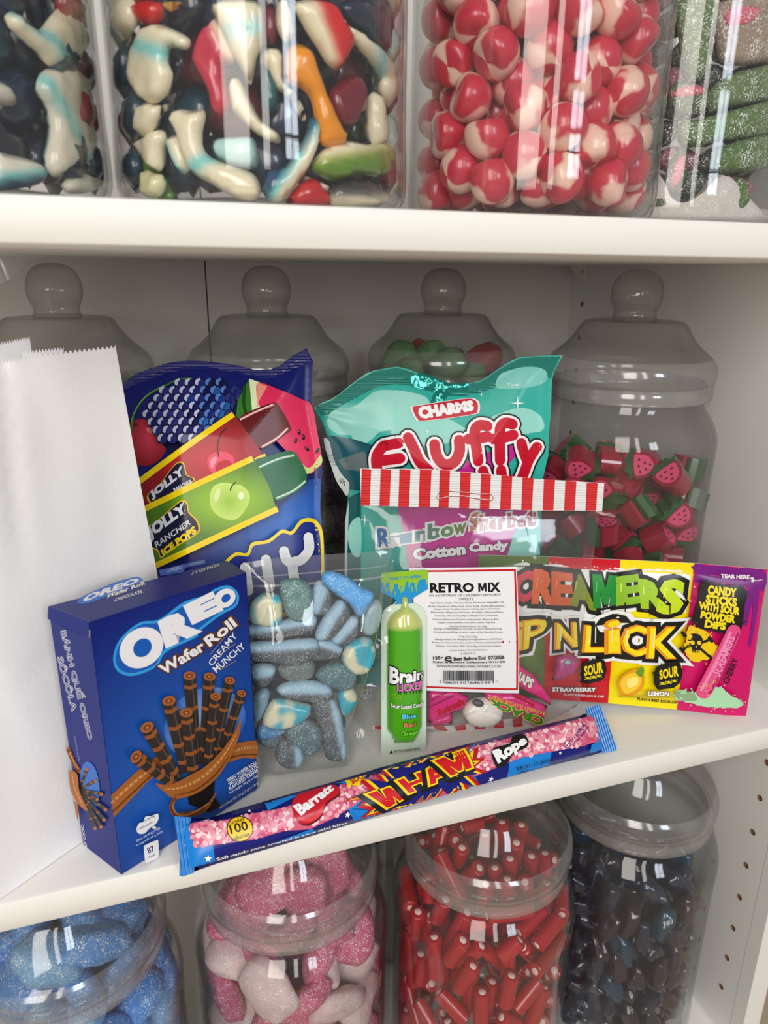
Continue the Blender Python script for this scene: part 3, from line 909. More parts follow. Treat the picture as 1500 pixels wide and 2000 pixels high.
ms = Moved(ws); ms.src = Sheet((.3, .004, .0105), (.275, .0195), lean=.8)
p = Print(ms, mb, L=.003, base=.00015, step=.00005)
p.tf = (330, 1360, 3.1915)
p.clamp = lambda uv: np.stack([uv[:, 0], np.clip(uv[:, 1], np.polyval(kb, uv[:, 0])+.0009, np.polyval(kt, uv[:, 0])-.0009)], 1)
for q in ([(45, 708), (245, 712), (240, 750), (285, 1020), (120, 1082)], [(585, 630), (770, 572), (785, 590), (600, 680)], [(640, 880), (880, 790), (910, 838), (660, 905)], [(1090, 672), (1250, 560), (1260, 740), (1150, 764)], [(1090, 470), (1200, 440), (1210, 480), (1100, 505)]):
    p.poly(q, CYA)
R_ = random.Random(5)
PK = [(225, 120, 150), (240, 175, 190), (205, 80, 120), (248, 215, 218), (230, 145, 165)]


def beads(poly_top, poly_bot, n, r0, r1):
    """little pink balls scattered in a band between two lines"""
    xs = [q[0] for q in poly_top]
    for c in PK:
        p.h += p.step
        for _ in range(n):
            x = R_.uniform(xs[0], xs[-1]); yt = np.interp(x, xs, [q[1] for q in poly_top]); yb = np.interp(x, [q[0] for q in poly_bot], [q[1] for q in poly_bot])
            y = yt+(yb-yt)*R_.betavariate(1.6, 1.6); r = R_.uniform(r0, r1)
            p.poly(ell(x, y, r, r, 0, 9), c, keep=True)


band_t = [(135, 745), (300, 745), (500, 700), (700, 662), (760, 640), (1020, 540), (1250, 470)]; band_b = [(150, 905), (300, 885), (500, 860), (700, 805), (860, 795), (1000, 730), (1240, 580)]
p.poly(band_t+band_b[::-1], (214, 96, 130))
beads(band_t, band_b, 120, 8, 18)
for (x, y, s_) in ((488, 680, 12), (1088, 705, 20), (236, 975, 26), (630, 612, 14)):
    p.poly([(x+s_*r*math.cos(a), y+s_*r*math.sin(a)) for a, r in [(-1.57+k*math.pi/5, 1 if k % 2 == 0 else .4) for k in range(10)]], WHT)
p.ell(426, 792, 82, 80, BLK); p.ell(426, 792, 76, 74, (248, 205, 20))
p.line('100', 372, 822, 478, 796, 56, BLK, .02); p.line('under', 372, 766, 460, 738, 26, BLK, .01); p.line('calories', 380, 868, 488, 832, 26, BLK, .01)
p.line('Soft candy rope covered in sour mini bites', 294, 1000, 1098, 776, 30, WHT, .02)
# kidney-shaped maker's badge
kid = [(748, 640), (775, 592), (850, 560), (930, 535), (990, 520), (1028, 535), (1034, 575), (1000, 600), (960, 625), (935, 660), (915, 715), (870, 750), (820, 765), (775, 740), (752, 700)]
p.smooth([(x+6, y+10) for x, y in kid], (92, 8, 26)); p.smooth(kid, (196, 18, 40))
p.smooth([(765, 700), (800, 725), (860, 720), (905, 680), (940, 640), (925, 700), (880, 740), (815, 748)], (222, 60, 70))
p.text('Barratt', [(756, 655), (985, 515), (1002, 552), (800, 706)], WHT, .05)
# second half: burst and big letters
p.tf = (650, 1360, 2.6316)
p.poly([(150, 400), (300, 345), (900, 190), (1290, 85), (1345, 95), (1345, 215), (1090, 260), (880, 320), (700, 390), (560, 500), (200, 600)], (200, 90, 125), keep=False)
for q in ([(680, 395), (760, 370), (735, 440)], [(870, 312), (1085, 258), (1090, 345), (870, 405)], [(1300, 230), (1360, 205), (1400, 270), (1300, 288)], [(640, 270), (710, 225), (700, 262)], [(0, 412), (60, 392), (50, 430)], [(75, 555), (160, 560), (120, 625)]):
    p.poly(q, CYA)
p.poly([(700, 392), (870, 320), (872, 400), (735, 440)], BLU)
band_t = [(680, 245), (780, 222), (960, 175), (1290, 90), (1340, 90)]; band_b = [(690, 380), (800, 340), (960, 288), (1250, 238), (1345, 205)]
p.poly(band_t+band_b[::-1], (214, 96, 130)); beads(band_t, band_b, 110, 6, 14)
p.line('no artificial', 1185, 218, 1262, 132, 19, BLU, .02); p.line('colours & flavours', 1190, 238, 1285, 142, 12, BLU, .01)
p.ell(1160, 230, 17, 19, BLU); p.ell(1160, 230, 13, 15, WHT); p.stroke([(1150, 228), (1158, 240), (1176, 208)], 6, RED, 0)
for (x, y, s_) in ((785, 404, 16), (1128, 274, 9), (52, 584, 15)):
    p.poly([(x+s_*r*math.cos(a), y+s_*r*math.sin(a)) for a, r in [(-1.4+k*math.pi/5, 1 if k % 2 == 0 else .4) for k in range(10)]], WHT)


def burst(c, gx, gy, c2, k):
    pts = [(10, 520), (140, 505), (100, 545), (165, 560), (120, 605), (215, 575), (185, 618), (290, 562), (320, 590), (360, 548), (385, 560), (430, 498), (440, 545), (480, 485), (500, 530), (540, 455), (600, 500), (625, 455), (690, 470), (650, 420), (745, 440), (670, 385), (760, 370), (690, 345), (745, 300), (700, 300), (720, 240), (640, 285), (690, 230), (600, 250), (560, 245), (540, 290), (480, 262), (430, 300), (400, 275), (350, 330), (300, 300), (215, 345), (260, 400), (190, 372), (225, 420), (100, 400), (175, 470)]
    m_ = np.mean(pts, 0); pts = [m_+(np.array(q)-m_)*k+(gx, gy) for q in pts]
    p.poly(pts, c)


burst((190, 20, 30), 0, 0, None, 1.0); burst(YEL, 2, 0, None, .9); burst(BLU, 4, 0, None, .83)
w_ = dict(body='W', q=[(150, 470), (330, 405), (395, 480), (225, 560)])
for body, q in (('W', [(158, 480), (322, 420), (372, 478), (232, 556)]), ('H', [(310, 412), (420, 372), (458, 432), (362, 470)]), ('A', [(425, 380), (500, 330), (580, 388), (472, 428)]), ('M', [(498, 312), (638, 262), (668, 345), (570, 384)])):
    q = np.array(q, float); ctr = q.mean(0)
    for k, c, dx, dy in ((1.28, BLK, -8, 10), (1.14, YEL, 0, 0), (1.0, RED, 0, 0)):
        p.text(body, ctr+(q-ctr)*(1+(k-1)*.55)+(dx, dy), c, {1.28: .14, 1.14: .085, 1.0: .035}[k])
spl = [(45, 400), (80, 385), (150, 362), (160, 375), (120, 410), (110, 440), (70, 432), (58, 452), (50, 430)]
p.smooth(spl, YEL, 3); p.text('SOUR', [(66, 402), (150, 366), (156, 382), (78, 428)], RED, .04)
rp = [(772, 272), (800, 245), (870, 225), (890, 190), (940, 175), (962, 205), (950, 245), (880, 280), (850, 330), (808, 350), (785, 325)]
p.smooth(rp, BLK, 3); p.text('Rope', [(782, 268), (940, 186), (955, 235), (815, 340)], WHT, .06)
p.line('BB:31.12.2025', 910, 362, 1088, 318, 17, (14, 20, 70), .0); p.line('8A01', 930, 382, 985, 368, 14, (14, 20, 70), .0)
mb.build('wrapper', wh)
for nm, q, c in (('end_seal', [(338, 1583), (372, 1586), (378, 1640), (378, 1695), (356, 1703), (349, 1700), (350, 1660)], CYA), ('end_seal', [(1144, 1376), (1150, 1372), (1172, 1367), (1186, 1400), (1207, 1456), (1180, 1462), (1174, 1462)], CYA)):
    uv = ms.src.uv(q); V, T, _ = cdt(uv, .003); mb = MB(); mm = pm('crimped_blue_film', CYA, rough=.3, coat=.4, bump=('waveU', 180, .6))
    wv = np.sin(V[:, 1]*900)*.00025
    cl = lambda P: np.stack([P[:, 0], P[:, 1], np.maximum(P[:, 2], .0004)], 1) if nm != 'x' else P
    b_ = np.zeros(len(V))
    A = ws.p0+np.outer(V[:, 0], ws.U)+np.outer(V[:, 1], ws.V)+np.multiply.outer(wv+.0004, ws.n)
    Bk = A-ws.n*.0005
    mb.add(cl(A), T, mm, V); mb.add(cl(Bk), [t[::-1] for t in T], mm, V); mb.build(nm, wh)

# ---------------------------------------------------------------- green liquid candy on a card
bl = empty('liquid_candy_card', (.329, .0495, 0), 'small card with a green liquid candy tube propped against the clear striped bag', 'candy pack')
bs = Sheet((.33, .0495, .0004), (.97, -.2), lean=.25)
tfb = (700, 1100, 4.8387)
px = lambda pts: np.asarray(pts, float)/tfb[2]+np.array(tfb[:2])
CARDO = [(218, 1790), (228, 1805), (625, 1762), (638, 1745), (648, 530), (638, 470), (610, 425), (560, 392), (520, 378), (500, 350), (520, 325), (655, 245), (655, 90), (648, 70), (630, 62), (235, 90), (218, 100), (212, 122), (213, 255), (225, 278), (340, 335), (360, 355), (330, 388), (280, 410), (245, 440), (224, 490), (216, 560)]
mb = MB(); uv = bs.uv(px(CARDO)); V, T, B = cdt(uv, .006); CG = ink((206, 222, 206), 'card')
mb.add(bs.P(V), T, CG); mb.add(bs.P(V, -.0006), [t[::-1] for t in T], ink((225, 225, 220), 'card'))
nb = len(B); mb.add(np.concatenate([bs.P(B), bs.P(B, -.0006)]), [(i, i+nb, (i+1) % nb+nb, (i+1) % nb) for i in range(nb)], CG)
p = Print(bs, mb, L=.05, base=.00008, step=.00005, fin='card'); p.tf = tfb
LIME = (140, 190, 14)
p.poly([(213, 255), (212, 122), (218, 100), (235, 90), (630, 62), (648, 70), (655, 90), (655, 245), (520, 325), (500, 350), (520, 378), (340, 390), (360, 355), (340, 335), (225, 278)], LIME)
CY2 = (0, 142, 205)
p.poly([(213, 190), (228, 180), (240, 188), (240, 235), (252, 245), (258, 200), (270, 178), (290, 190), (296, 250), (300, 275), (318, 280), (330, 240), (340, 200), (360, 192), (372, 200), (376, 240), (388, 250), (400, 215), (412, 215), (416, 260), (428, 280), (438, 215), (452, 170), (472, 175), (474, 230), (482, 235), (492, 190), (512, 180), (530, 190), (536, 235), (546, 248), (556, 210), (570, 160), (600, 150), (630, 150), (640, 170), (645, 210), (655, 180), (655, 245), (520, 325), (500, 350), (520, 378), (340, 390), (360, 355), (340, 335), (225, 278), (213, 255)], CY2)
for x, y0, y1, w in ((262, 230, 270, 14), (285, 215, 255, 10), (345, 262, 300, 14), (402, 225, 275, 12), (505, 215, 262, 14), (548, 222, 268, 12)):
    p.stroke([(x, y0), (x, y1)], [w*.5, w], LIME, 0)
p.line('TWIST TO OPEN', 292, 162, 586, 136, 26, CY2, .02)
p.line('NOT FOR CHILDREN UNDER 3', 340, 1788, 588, 1758, 20, BLK, .01); p.poly([(292, 1796), (310, 1766), (325, 1792)], BLK)
mb.build('card', bl, smooth=False)
M_TUBE = sweet_mat('green_liquid_tube', rough=.12, coat=.8, sss=.15)
TUB = [(268, 620), (272, 560), (300, 500), (350, 452), (400, 425), (408, 395), (408, 330), (418, 318), (448, 316), (464, 328), (466, 385), (475, 415), (520, 440), (565, 490), (596, 545), (604, 600), (604, 900), (602, 1540), (575, 1575), (545, 1605), (545, 1640), (525, 1655), (520, 1690), (340, 1700), (338, 1668), (318, 1650), (318, 1620), (285, 1590), (268, 1560), (266, 1000)]
tuv = bs.uv(px(TUB)); c_, e_ = bs.uv(px([(436, 900), (604, 900)])); hw = np.hypot(*(e_-c_))


def tb(uv):
    x = np.clip((uv[:, 0]-c_[0]-(uv[:, 1]-c_[1])*.0)/hw, -1, 1)
    yt = bs.uv(px([(436, 400), (436, 560), (436, 1640), (436, 1560)]))[:, 1]
    e = np.clip((yt[0]+.012-uv[:, 1])/(yt[0]-yt[1]+.012), 0, 1)*np.clip((uv[:, 1]-yt[2]+.004)/(yt[3]-yt[2]), 0, 1)
    return np.sqrt(np.maximum(0, 1-x*x))*.0085*np.sqrt(e)+.0006


V, T, B = cdt(tuv, .0022)
ed = edge_dist(V, B) < 1e-6
tsh = Sheet(bs.p0, (.97, -.2), lean=.25); tsh.bulge = lambda uv: tb(uv)
mb = MB(); ylev = bs.uv(px([(436, 600)]))[0][1]
P_ = bs.P(V, np.where(ed, .0002, tb(V)))
Tc = np.array([V[list(t), 1].mean() for t in T])
kk = np.clip((V[:, 1]-ylev)/.0012*.5+.5, 0, 1)[:, None]
mb.add(P_, T, M_TUBE, V, np.array(lin((80, 172, 22)))*(1-kk)+np.array(lin((196, 206, 120)))*kk)
p = Print(tsh, mb, L=.002, base=.00025, step=.00006); p.tf = tfb
for body, q, c, b_, ol in (('Brain', [(292, 960), (598, 985), (598, 1062), (290, 1110)], WHT, .04, (.1, BLK)), ('LICKER', [(352, 1105), (600, 1085), (600, 1150), (352, 1172)], (214, 120, 190), .05, (.1, BLK)), ('Sour Liquid Candy', [(296, 1298), (600, 1280), (600, 1330), (296, 1342)], WHT, .03, (.08, (50, 90, 20))), ('Blue', [(396, 1382), (522, 1375), (522, 1412), (396, 1424)], (90, 200, 230), .04, (.1, (40, 70, 20))), ('Red', [(410, 1458), (518, 1452), (518, 1490), (410, 1502)], (205, 130, 80), .04, (.1, (40, 70, 20))), ('Green', [(382, 1540), (548, 1525), (548, 1562), (382, 1578)], (110, 205, 50), .04, (.1, (40, 70, 20)))):
    p.text(body, q, c, b_, outline=[ol])
p.text('OR', [(300, 1200), (392, 1205), (392, 1240), (300, 1238)], (150, 200, 40))
for x in (362, 380, 415, 430, 470, 500, 528, 560, 585): p.stroke([(x, 1168), (x, 1185+((x*7) % 13))], [9, 4], BLK, 0, keep=True)
mb.build('tube', bl)
# ---------------------------------------------------------------- clear striped bag of assorted sweets
rt = empty('striped_sweet_bag', (.383, .06, 0), 'clear sweet bag with a red and white striped header and a white printed label', 'sweet bag')
rs = Sheet((.383, .060, .0006), (.128, -.026), lean=.15)
flat = Sheet((.383, .060, .0006), (.128, -.026), lean=.15)
RO = [(705, 986), (1171, 999), (1160, 1080), (1148, 1144), (1134, 1272), (1129, 1372), (1080, 1402), (1035, 1428), (905, 1440), (800, 1428), (730, 1420), (733, 1300), (722, 1150), (712, 1060)]
ruv = rs.uv(RO); RL, RR = ruv[:, 0].min(), ruv[:, 0].max(); RT0 = ruv[:, 1].max()


def rb(uv):
    x = (uv[:, 0]-(RL+RR)/2)/((RR-RL)/2); y = np.clip(uv[:, 1]/RT0, 0, 1)
    e = np.clip(1-np.abs(x)**3, 0, 1)**.7
    b = .0135*e*np.clip(y/.12, 0, 1)**.7*np.clip((1.02-y)/.6, 0, 1)**.8
    w = wrinkle(uv, 26, .0007, 5.1, True)*np.clip((1-y)/.35, 0, 1)*np.clip(y/.1, 0, 1)*np.clip((1-np.abs(x))/.1, 0, 1)
    lab = np.clip((np.maximum(np.abs(uv[:, 0]-lc[0])/lh[0], np.abs(uv[:, 1]-lc[1])/lh[1])-.9)/.4, 0, 1)
    right = np.clip((uv[:, 0]-lc[0]-lh[0])/.015, 0, 1)
    return np.maximum(b+w*(.12+.88*lab)*(1+right), .0004)


lab_uv = rs.uv([(797, 1105), (1001, 1101), (999, 1338), (800, 1330)]); lc = lab_uv.mean(0); lh = (lab_uv.max(0)-lab_uv.min(0))/2
rs.bulge = rb
M_FILM = film('clear_bag_film', f0=.045, haze=.022, tint=(.965, .965, .965), rough=.05, bump=(40, .3, .001))
mb = MB(); V, T, B = cdt(ruv, .003); e = edge_dist(V, B) < 1e-6
mb.add(flat.P(V, np.where(e, .0002, rb(V))), T, M_FILM, V)
mb.build('front_film', rt)
mb = MB(); mb.add(flat.P(V, -.0003), [t[::-1] for t in T], M_FILM, V); mb.build('back_film', rt)
# header
hs = Sheet((.383, .060, .0006), (.128, -.026), lean=.15); hs.bulge = lambda uv: .0006+np.sin(uv[:, 0]*30)*.0008+.0008
RC, WC = pm('crimped_red', (214, 18, 24), rough=.28, coat=.5, bump=('waveV', 200, .55)), pm('crimped_white', (236, 236, 238), rough=.28, coat=.5, bump=('waveV', 200, .55))
mb = MB(); p = Print(hs, mb, L=.004, base=.0, step=.00006); p.tf = (600, 680, 2.5)
HQ = [(258, 588), (600, 590), (900, 615), (1100, 635), (1444, 658), (1434, 792), (1100, 790), (700, 778), (262, 768)]
p.poly(HQ, WC)
for x0, x1, y0, y1 in ((262, 308, 588, 768), (354, 405, 589, 770), (446, 500, 590, 773), (545, 602, 591, 775), (642, 692, 594, 777), (742, 792, 604, 780), (842, 890, 612, 783), (940, 993, 620, 785), (1042, 1096, 630, 788), (1146, 1200, 638, 789), (1250, 1304, 646, 790), (1354, 1408, 654, 791)):
    p.poly([(x0+4, y0), (x1+4, y0+3), (x1-4, y1), (x0-2, y1)], RC, keep=(x0 > 262))
slot = [(640, 708), (628, 725), (640, 737), (700, 722), (760, 722), (850, 738), (895, 742), (908, 728), (895, 712), (850, 712), (700, 698)]
p.stroke(slot+[slot[0]], 5, (150, 60, 60), 0); p.stroke([(x, y-3) for x, y in slot], 2, WHT, 0)
V, T, _ = cdt(p.uv(HQ), .006); mb.add(hs.P(V, -.0006), [t[::-1] for t in T], WC, V)
mb.build('striped_header', rt)
mb = MB(); p = Print(flat, mb, L=.01, base=.0004, step=.00008); p.tf = (650, 1360, 2.6316)
SQ = [(205, 150), (290, 152), (490, 152), (600, 150), (720, 135), (870, 118), (1005, 108), (1015, 150), (880, 180), (680, 196), (610, 180), (490, 166), (205, 166)]
p.poly(SQ, WC)
for q in ([(215, 150), (300, 152), (300, 166), (215, 166)], [(515, 152), (570, 150), (590, 176), (530, 170)], [(622, 148), (680, 141), (690, 194), (640, 188)], [(722, 136), (775, 130), (785, 187), (735, 190)], [(822, 124), (875, 118), (880, 178), (830, 183)], [(920, 114), (970, 110), (975, 160), (928, 170)]): p.poly(q, RC, keep=False)
mb.build('striped_foot', rt)
# label
mb = MB(); p = Print(rs, mb, L=.006, base=.0004, step=.00006, fin='paper'); p.tf = (700, 1080, 3.125)
LBL = (232, 232, 236)
p.poly([(300, 76), (944, 66), (942, 804), (300, 790)], LBL)
p.poly([(312, 90), (938, 78), (936, 786), (312, 772)], (196, 28, 36)); p.poly([(322, 100), (926, 91), (924, 774), (322, 762)], LBL)
INK = (22, 22, 26)
p.text('RETRO', [(424, 164), (680, 161), (680, 211), (424, 216)], INK, .045); p.text('M', [(708, 161), (758, 160), (758, 209), (708, 210)], INK, .0); p.text('IX', [(770, 160), (834, 158), (834, 208), (770, 209)], INK, .045)
for t, a, b, h in (("AN ASSORTMENT OF CHILDREN'S FAVOURITE", (414, 240), (842, 234), 14), ('SWEETS', (592, 260), (676, 259), 14), ('Ingredients: Sugar, Glucose Syrup, Dextrose, Vegetable Oil,', (422, 282), (858, 276), 11), ('Acidity Regulators (Malic Acid, Citric Acid), Sodium Bicarbonate,', (408, 302), (862, 297), 11), ('Stearic Acid, Modified Starch, Gelling Agent (Gelatine),', (444, 318), (834, 313), 11), ('Flavourings, Magnesium Stearate, Emulsifier (Glycerol Mono', (424, 336), (852, 333), 11), ('Stearate), Anti-Caking Agent (Magnesium Carbonate).', (446, 356), (824, 352), 11), ('Colours (Ammonia Caramel, Anthocyanin, Beetroot Red,', (432, 376), (824, 374), 11), ('Copper Chlorophyllin, Curcumin, Lutein, Paprika)', (458, 394), (800, 391), 11), ('Nutritional Information Per 100g', (528, 415), (750, 414), 11), ('Energy 1730KJ/408kcal, Fat 0.2g, of which saturates 0.2g,', (440, 430), (840, 427), 11), ('Carbohydrates 89.4g, of which sugar 68.7g, Fibre 0g, Protein', (434, 448), (844, 446), 11), ('0.3g, Salt 0.78g', (586, 472), (692, 474), 11), ('Allergy Advice For Allergens See Ingredients in CAPITALS', (440, 490), (838, 486), 11), ('Packed in a factory that also packs products containing Gluten', (426, 508), (848, 504), 11), ('Peanuts, Tree Nuts, Milk, Soya, Egg and products which', (448, 528), (830, 526), 11), ('contain Sulphur Dioxide/Sulphites', (524, 552), (752, 548), 11), ('L-325191-13', (594, 570), (680, 568), 11)):
    p.line(t, *a, *b, h, INK, .0)
p.line('125g', 432, 606, 488, 602, 22, INK, .03); p.text('e', [(498, 580), (540, 578), (540, 610), (498, 612)], INK, .0)
p.line('Best Before End  07/2026', 552, 606, 850, 594, 20, INK, .03)
p.line('Packed By Monmore Confectionery WV14 0PR', 430, 624, 856, 622, 15, INK, .02)
p.line('WWW.MONMORECONFECTIONERY.CO.UK', 450, 646, 832, 646, 15, INK, .0)
R_ = random.Random(3); x = 490; p.h += p.step
while x < 784:
    w = R_.choice((1.5, 2, 3, 4.5)); g = x < 496 or x > 776 or 634 < x < 640
    p.poly([(x, 664), (x+w, 664), (x+w, 738 if g else 724), (x, 738 if g else 724)], INK, keep=True); x += w+R_.choice((1.5, 2, 3))
p.line('5', 468, 738, 478, 738, 15, INK); p.line('060110', 502, 742, 624, 742, 15, INK); p.line('646739', 646, 742, 768, 742, 15, INK); p.line('>', 804, 734, 814, 734, 12, INK)
mb.build('printed_label', rt)

# sweets lying in it
PKW = pm('pink_wax_wrapper', (226, 40, 130), rough=.3, coat=.3)


def chew(outl, lift, name, label, prints=()):
    mb = MB(); tf = (700, 1080, 3.125); q = np.asarray(outl, float)/tf[2]+np.array(tf[:2])
    puff(mb, flat, q, .0062, lift, PKW, L=.0025, D=.0016, rough=.0004)
    g = Sheet(flat.p0, (.128, -.026), lean=.15); g.bulge = lambda uv: np.full(len(uv), lift+.0034)
    p = Print(g, mb, L=.004, base=.0001); p.tf = tf
    for t, q, c, b, ol in prints: p.text(t, q, c, b, outline=ol)
    return tag(mb.build(name), label, 'sweet', 'wrapped sweets in the striped bag')


chew([(424, 1000), (570, 945), (566, 1030), (440, 1042), (424, 1030)], .0032, 'wrapped_chew', 'pink wrapper end showing below the slanting pink chew in the striped bag')
chew([(412, 806), (560, 800), (655, 850), (642, 905), (600, 940), (560, 945), (440, 1002), (412, 1010)], .0068, 'wrapped_chew', 'pink chew with red script lettering, left of the round white sweet in the striped bag',
     [('Swizzels', [(462, 920), (612, 845), (626, 880), (470, 956)], (190, 16, 30), .04, ()), ('Tutti Frutti Flavour', [(420, 850), (520, 800), (526, 816), (424, 868)], (40, 20, 60), .0, ()), ('CONTAINS ALLERGEN', [(424, 890), (560, 822), (566, 834), (428, 902)], (40, 20, 60), .0, ())])
chew([(935, 640), (1000, 690), (1075, 745), (1165, 880), (1160, 915), (960, 800), (935, 760)], .0035, 'wrapped_chew', 'pink chew with pale jagged lettering at the right edge of the white label',
     [('NAPS', [(945, 690), (1050, 750), (1030, 800), (935, 740)], (240, 225, 230), .05, [(.1, (70, 120, 30))])])
chew([(745, 815), (800, 812), (940, 825), (1000, 850), (1130, 905), (1120, 960), (1085, 1025), (1050, 1012), (900, 950), (760, 880)], .007, 'wrapped_chew', 'pink chew with upside-down green lettering right of the round white sweet',
     [('CRACK', [(1085, 1010), (770, 885), (782, 850), (1098, 968)], (70, 140, 40), .05, [(.1, (240, 220, 80))]), ('RASPBERRY FLAVOUR CHEW', [(1100, 950), (785, 850), (792, 830), (1108, 930)], (245, 190, 60), .02, ()), ('Swizzels', [(1040, 905), (910, 840), (916, 820), (1046, 884)], (190, 16, 30), .03, ())])
mb = MB(); tf = (700, 1080, 3.125); q = ell(745, 945, 124, 92, 0, 40)
V = puff(mb, flat, q/tf[2]+np.array(tf[:2]), .0125, .0066, pm('white_sweet_wrap', (236, 228, 218), rough=.4, coat=.5), L=.0016, D=.011)
P = mb.v[-1]; c = flat.uv([(700+700/3.125, 1080+880/3.125)])[0]
dv = V-c; an = np.arctan2(dv[:, 1], dv[:, 0]); rr = np.hypot(*dv.T); mb.v[-1] = P+np.outer(np.sin(an*26)*.0004*np.clip(rr/.006, 0, 1)*np.clip((.032-rr)/.01, 0, 1), flat.n)
ballv = flat.P(flat.uv([(700+705/3.125, 1080+878/3.125)]), .0098)[0]
o = tag(mb.build('wrapped_ball_sweet'), 'round white twist-wrapped sweet between the pink chews in the striped bag', 'sweet', 'wrapped sweets in the striped bag')
mb = MB(); puff(mb, flat, ell(702, 868, 36, 22, .3, 16)/tf[2]+np.array(tf[:2]), .004, .0125, pm('grey_twist', (96, 92, 96), rough=.5), L=.0018); mb.build('twisted_end', o)
mb = MB(); puff(mb, flat, np.array([(1180, 690), (1190, 620), (1240, 598), (1310, 610), (1335, 650), (1290, 720), (1220, 752), (1160, 760)])/tf[2]+np.array(tf[:2]), .007, .0055, pm('mauve_wrapper', (170, 62, 120), rough=.3, coat=.4), L=.002, rough=.001)
o = tag(mb.build('wrapped_sweet'), 'mauve wrapped sweet behind the creased film at the right of the striped bag', 'sweet', 'wrapped sweets in the striped bag')
mb = MB(); puff(mb, flat, ell(1246, 640, 24, 20)/tf[2]+np.array(tf[:2]), .0022, .0088, pm('grey_dot', (150, 170, 180), rough=.3), L=.0015); mb.build('printed_dot', o)

# ---------------------------------------------------------------- strip of three sour dip sachets
sd = empty('sour_dip_sachets', (.5, .045, 0), 'strip of joined red, yellow and magenta sour dip sachets standing at the right', 'sweet packet')
ss = Sheet((.568, .017, .0006), (.88, -.33), lean=.12)
T2 = (980, 1070, 2.8846); q2 = lambda L_: np.asarray(L_, float)/T2[2]+np.array(T2[:2])
DIV = [[(262, 45), (235, 845)], [(668, 66), (598, 874)], [(1085, 86), (985, 911)]]
LEFT = [(-130, 40), (-140, 815)]
TOPS = [(-130, 40), (262, 50), (668, 66), (1085, 86), (1498, 122)]; BOTS = [(-140, 818), (235, 850), (598, 874), (985, 911), (1374, 956)]
dv_ = [ss.uv(q2(d)) for d in ([LEFT]+DIV+[[(1498, 122), (1374, 956)]])]
vt0 = ss.uv(q2(TOPS))[:, 1]; vb0 = ss.uv(q2(BOTS))[:, 1]; ut0 = ss.uv(q2(TOPS))[:, 0]; ub0 = ss.uv(q2(BOTS))[:, 0]
lift_z = -min(0, vb0.min())


def su(uv):
    """share of the way up and index of the sachet"""
    t = np.clip((uv[:, 1]-np.interp(uv[:, 0], ub0, vb0))/(np.interp(uv[:, 0], ut0, vt0)-np.interp(uv[:, 0], ub0, vb0)), 0, 1)
    ed = np.array([ub0[k]+(ut0[k]-ub0[k])*t for k in range(5)])
    return t, ed


def sb(uv):
    t, ed = su(uv); b = np.zeros(len(uv))
    for k in range(4):
        x = (uv[:, 0]-ed[k])/(ed[k+1]-ed[k]); x = np.clip(x, 0, 1)
        b = np.maximum(b, np.clip(4*x*(1-x), 0, 1)**.6*np.clip((t-.06)/.2, 0, 1)**.6*np.clip((.93-t)/.2, 0, 1)**.6*.0042)
    return b+wrinkle(uv, 70, .0005, 4.4)*np.clip(t*8, 0, 1)*np.clip((1-t)*8, 0, 1)+.0003


ss.bulge = sb
GRN, RDD, YLW, MAG, PUR = (88, 118, 46), (204, 18, 36), (248, 226, 8), (208, 14, 104), (122, 28, 130)
mb = MB(); p = Print(ss, mb, L=.0045, base=-.00004, step=.00006); p.tf = T2
for k, c in enumerate((GRN, RDD, YLW, MAG)):
    p.poly([TOPS[k], TOPS[k+1], BOTS[k+1], BOTS[k]], c, keep=k > 0)
R_ = random.Random(9)


def splat(pts, c, n=14, jit=14):
    P_ = cr(pts, True, 6); P_ = P_+np.array([[R_.uniform(-jit, jit)*.4, R_.uniform(-jit, jit)*.5] for _ in P_]); p.poly(P_, c)
    p.h += p.step
    for _ in range(n):
        i = R_.randrange(len(P_)); x, y = P_[i]+np.array([R_.gauss(0, jit), R_.gauss(0, jit)]); r = R_.uniform(2, 5); p.poly(ell(x, y, r, r, 0, 7), c, keep=True)


splat([(40, 110), (250, 95), (500, 115), (560, 130), (640, 115), (760, 120), (900, 120), (1040, 140), (1060, 200), (1040, 260), (1030, 350), (950, 372), (830, 330), (700, 360), (560, 370), (450, 395), (200, 370), (40, 350)], (244, 244, 244), 50, 14)
splat([(1088, 92), (1300, 110), (1480, 130), (1470, 240), (1340, 210), (1250, 190), (1100, 190), (1086, 150)], PUR, 30, 12)
p.stroke([(1390, 260), (1370, 330), (1360, 420)], [60, 40, 22], PUR); p.stroke([(1425, 250), (1410, 400), (1385, 540)], [40, 26, 14], PUR)
LET = [('C', [(74, 142), (184, 132), (150, 278), (68, 288)], (214, 52, 70)), ('R', [(188, 128), (288, 138), (272, 300), (172, 290)], (226, 100, 40)), ('E', [(290, 142), (382, 150), (382, 300), (288, 300)], (214, 92, 36)), ('A', [(400, 150), (468, 160), (505, 325), (392, 300)], (132, 146, 36)), ('M', [(512, 152), (640, 160), (640, 306), (512, 318)], (30, 142, 54)), ('E', [(652, 168), (752, 154), (772, 286), (656, 306)], (142, 190, 44)), ('R', [(770, 178), (878, 190), (892, 326), (782, 316)], (160, 204, 40)), ('S', [(904, 178), (1012, 188), (985, 346), (868, 346)], (196, 222, 34))]
for k, (ex, c_) in enumerate(((.17, (24, 24, 22)), (.06, None))):
    for ch, q, c in LET:
        p.text(ch, q, c_ or c, ex)
for ch, q, c in LET:
    a = np.array(q, float); p.stroke([a[0]*.8+a[3]*.2+(14, 0), a[0]*.5+a[3]*.5+(10, 0)], 6, tuple(min(255, int(v*1.15+40)) for v in c), 0)
for x in (560, 818, 930, 685): p.stroke([(x, 300), (x, 345+(x*7) % 60)], [8, 3], (24, 24, 22), 0)
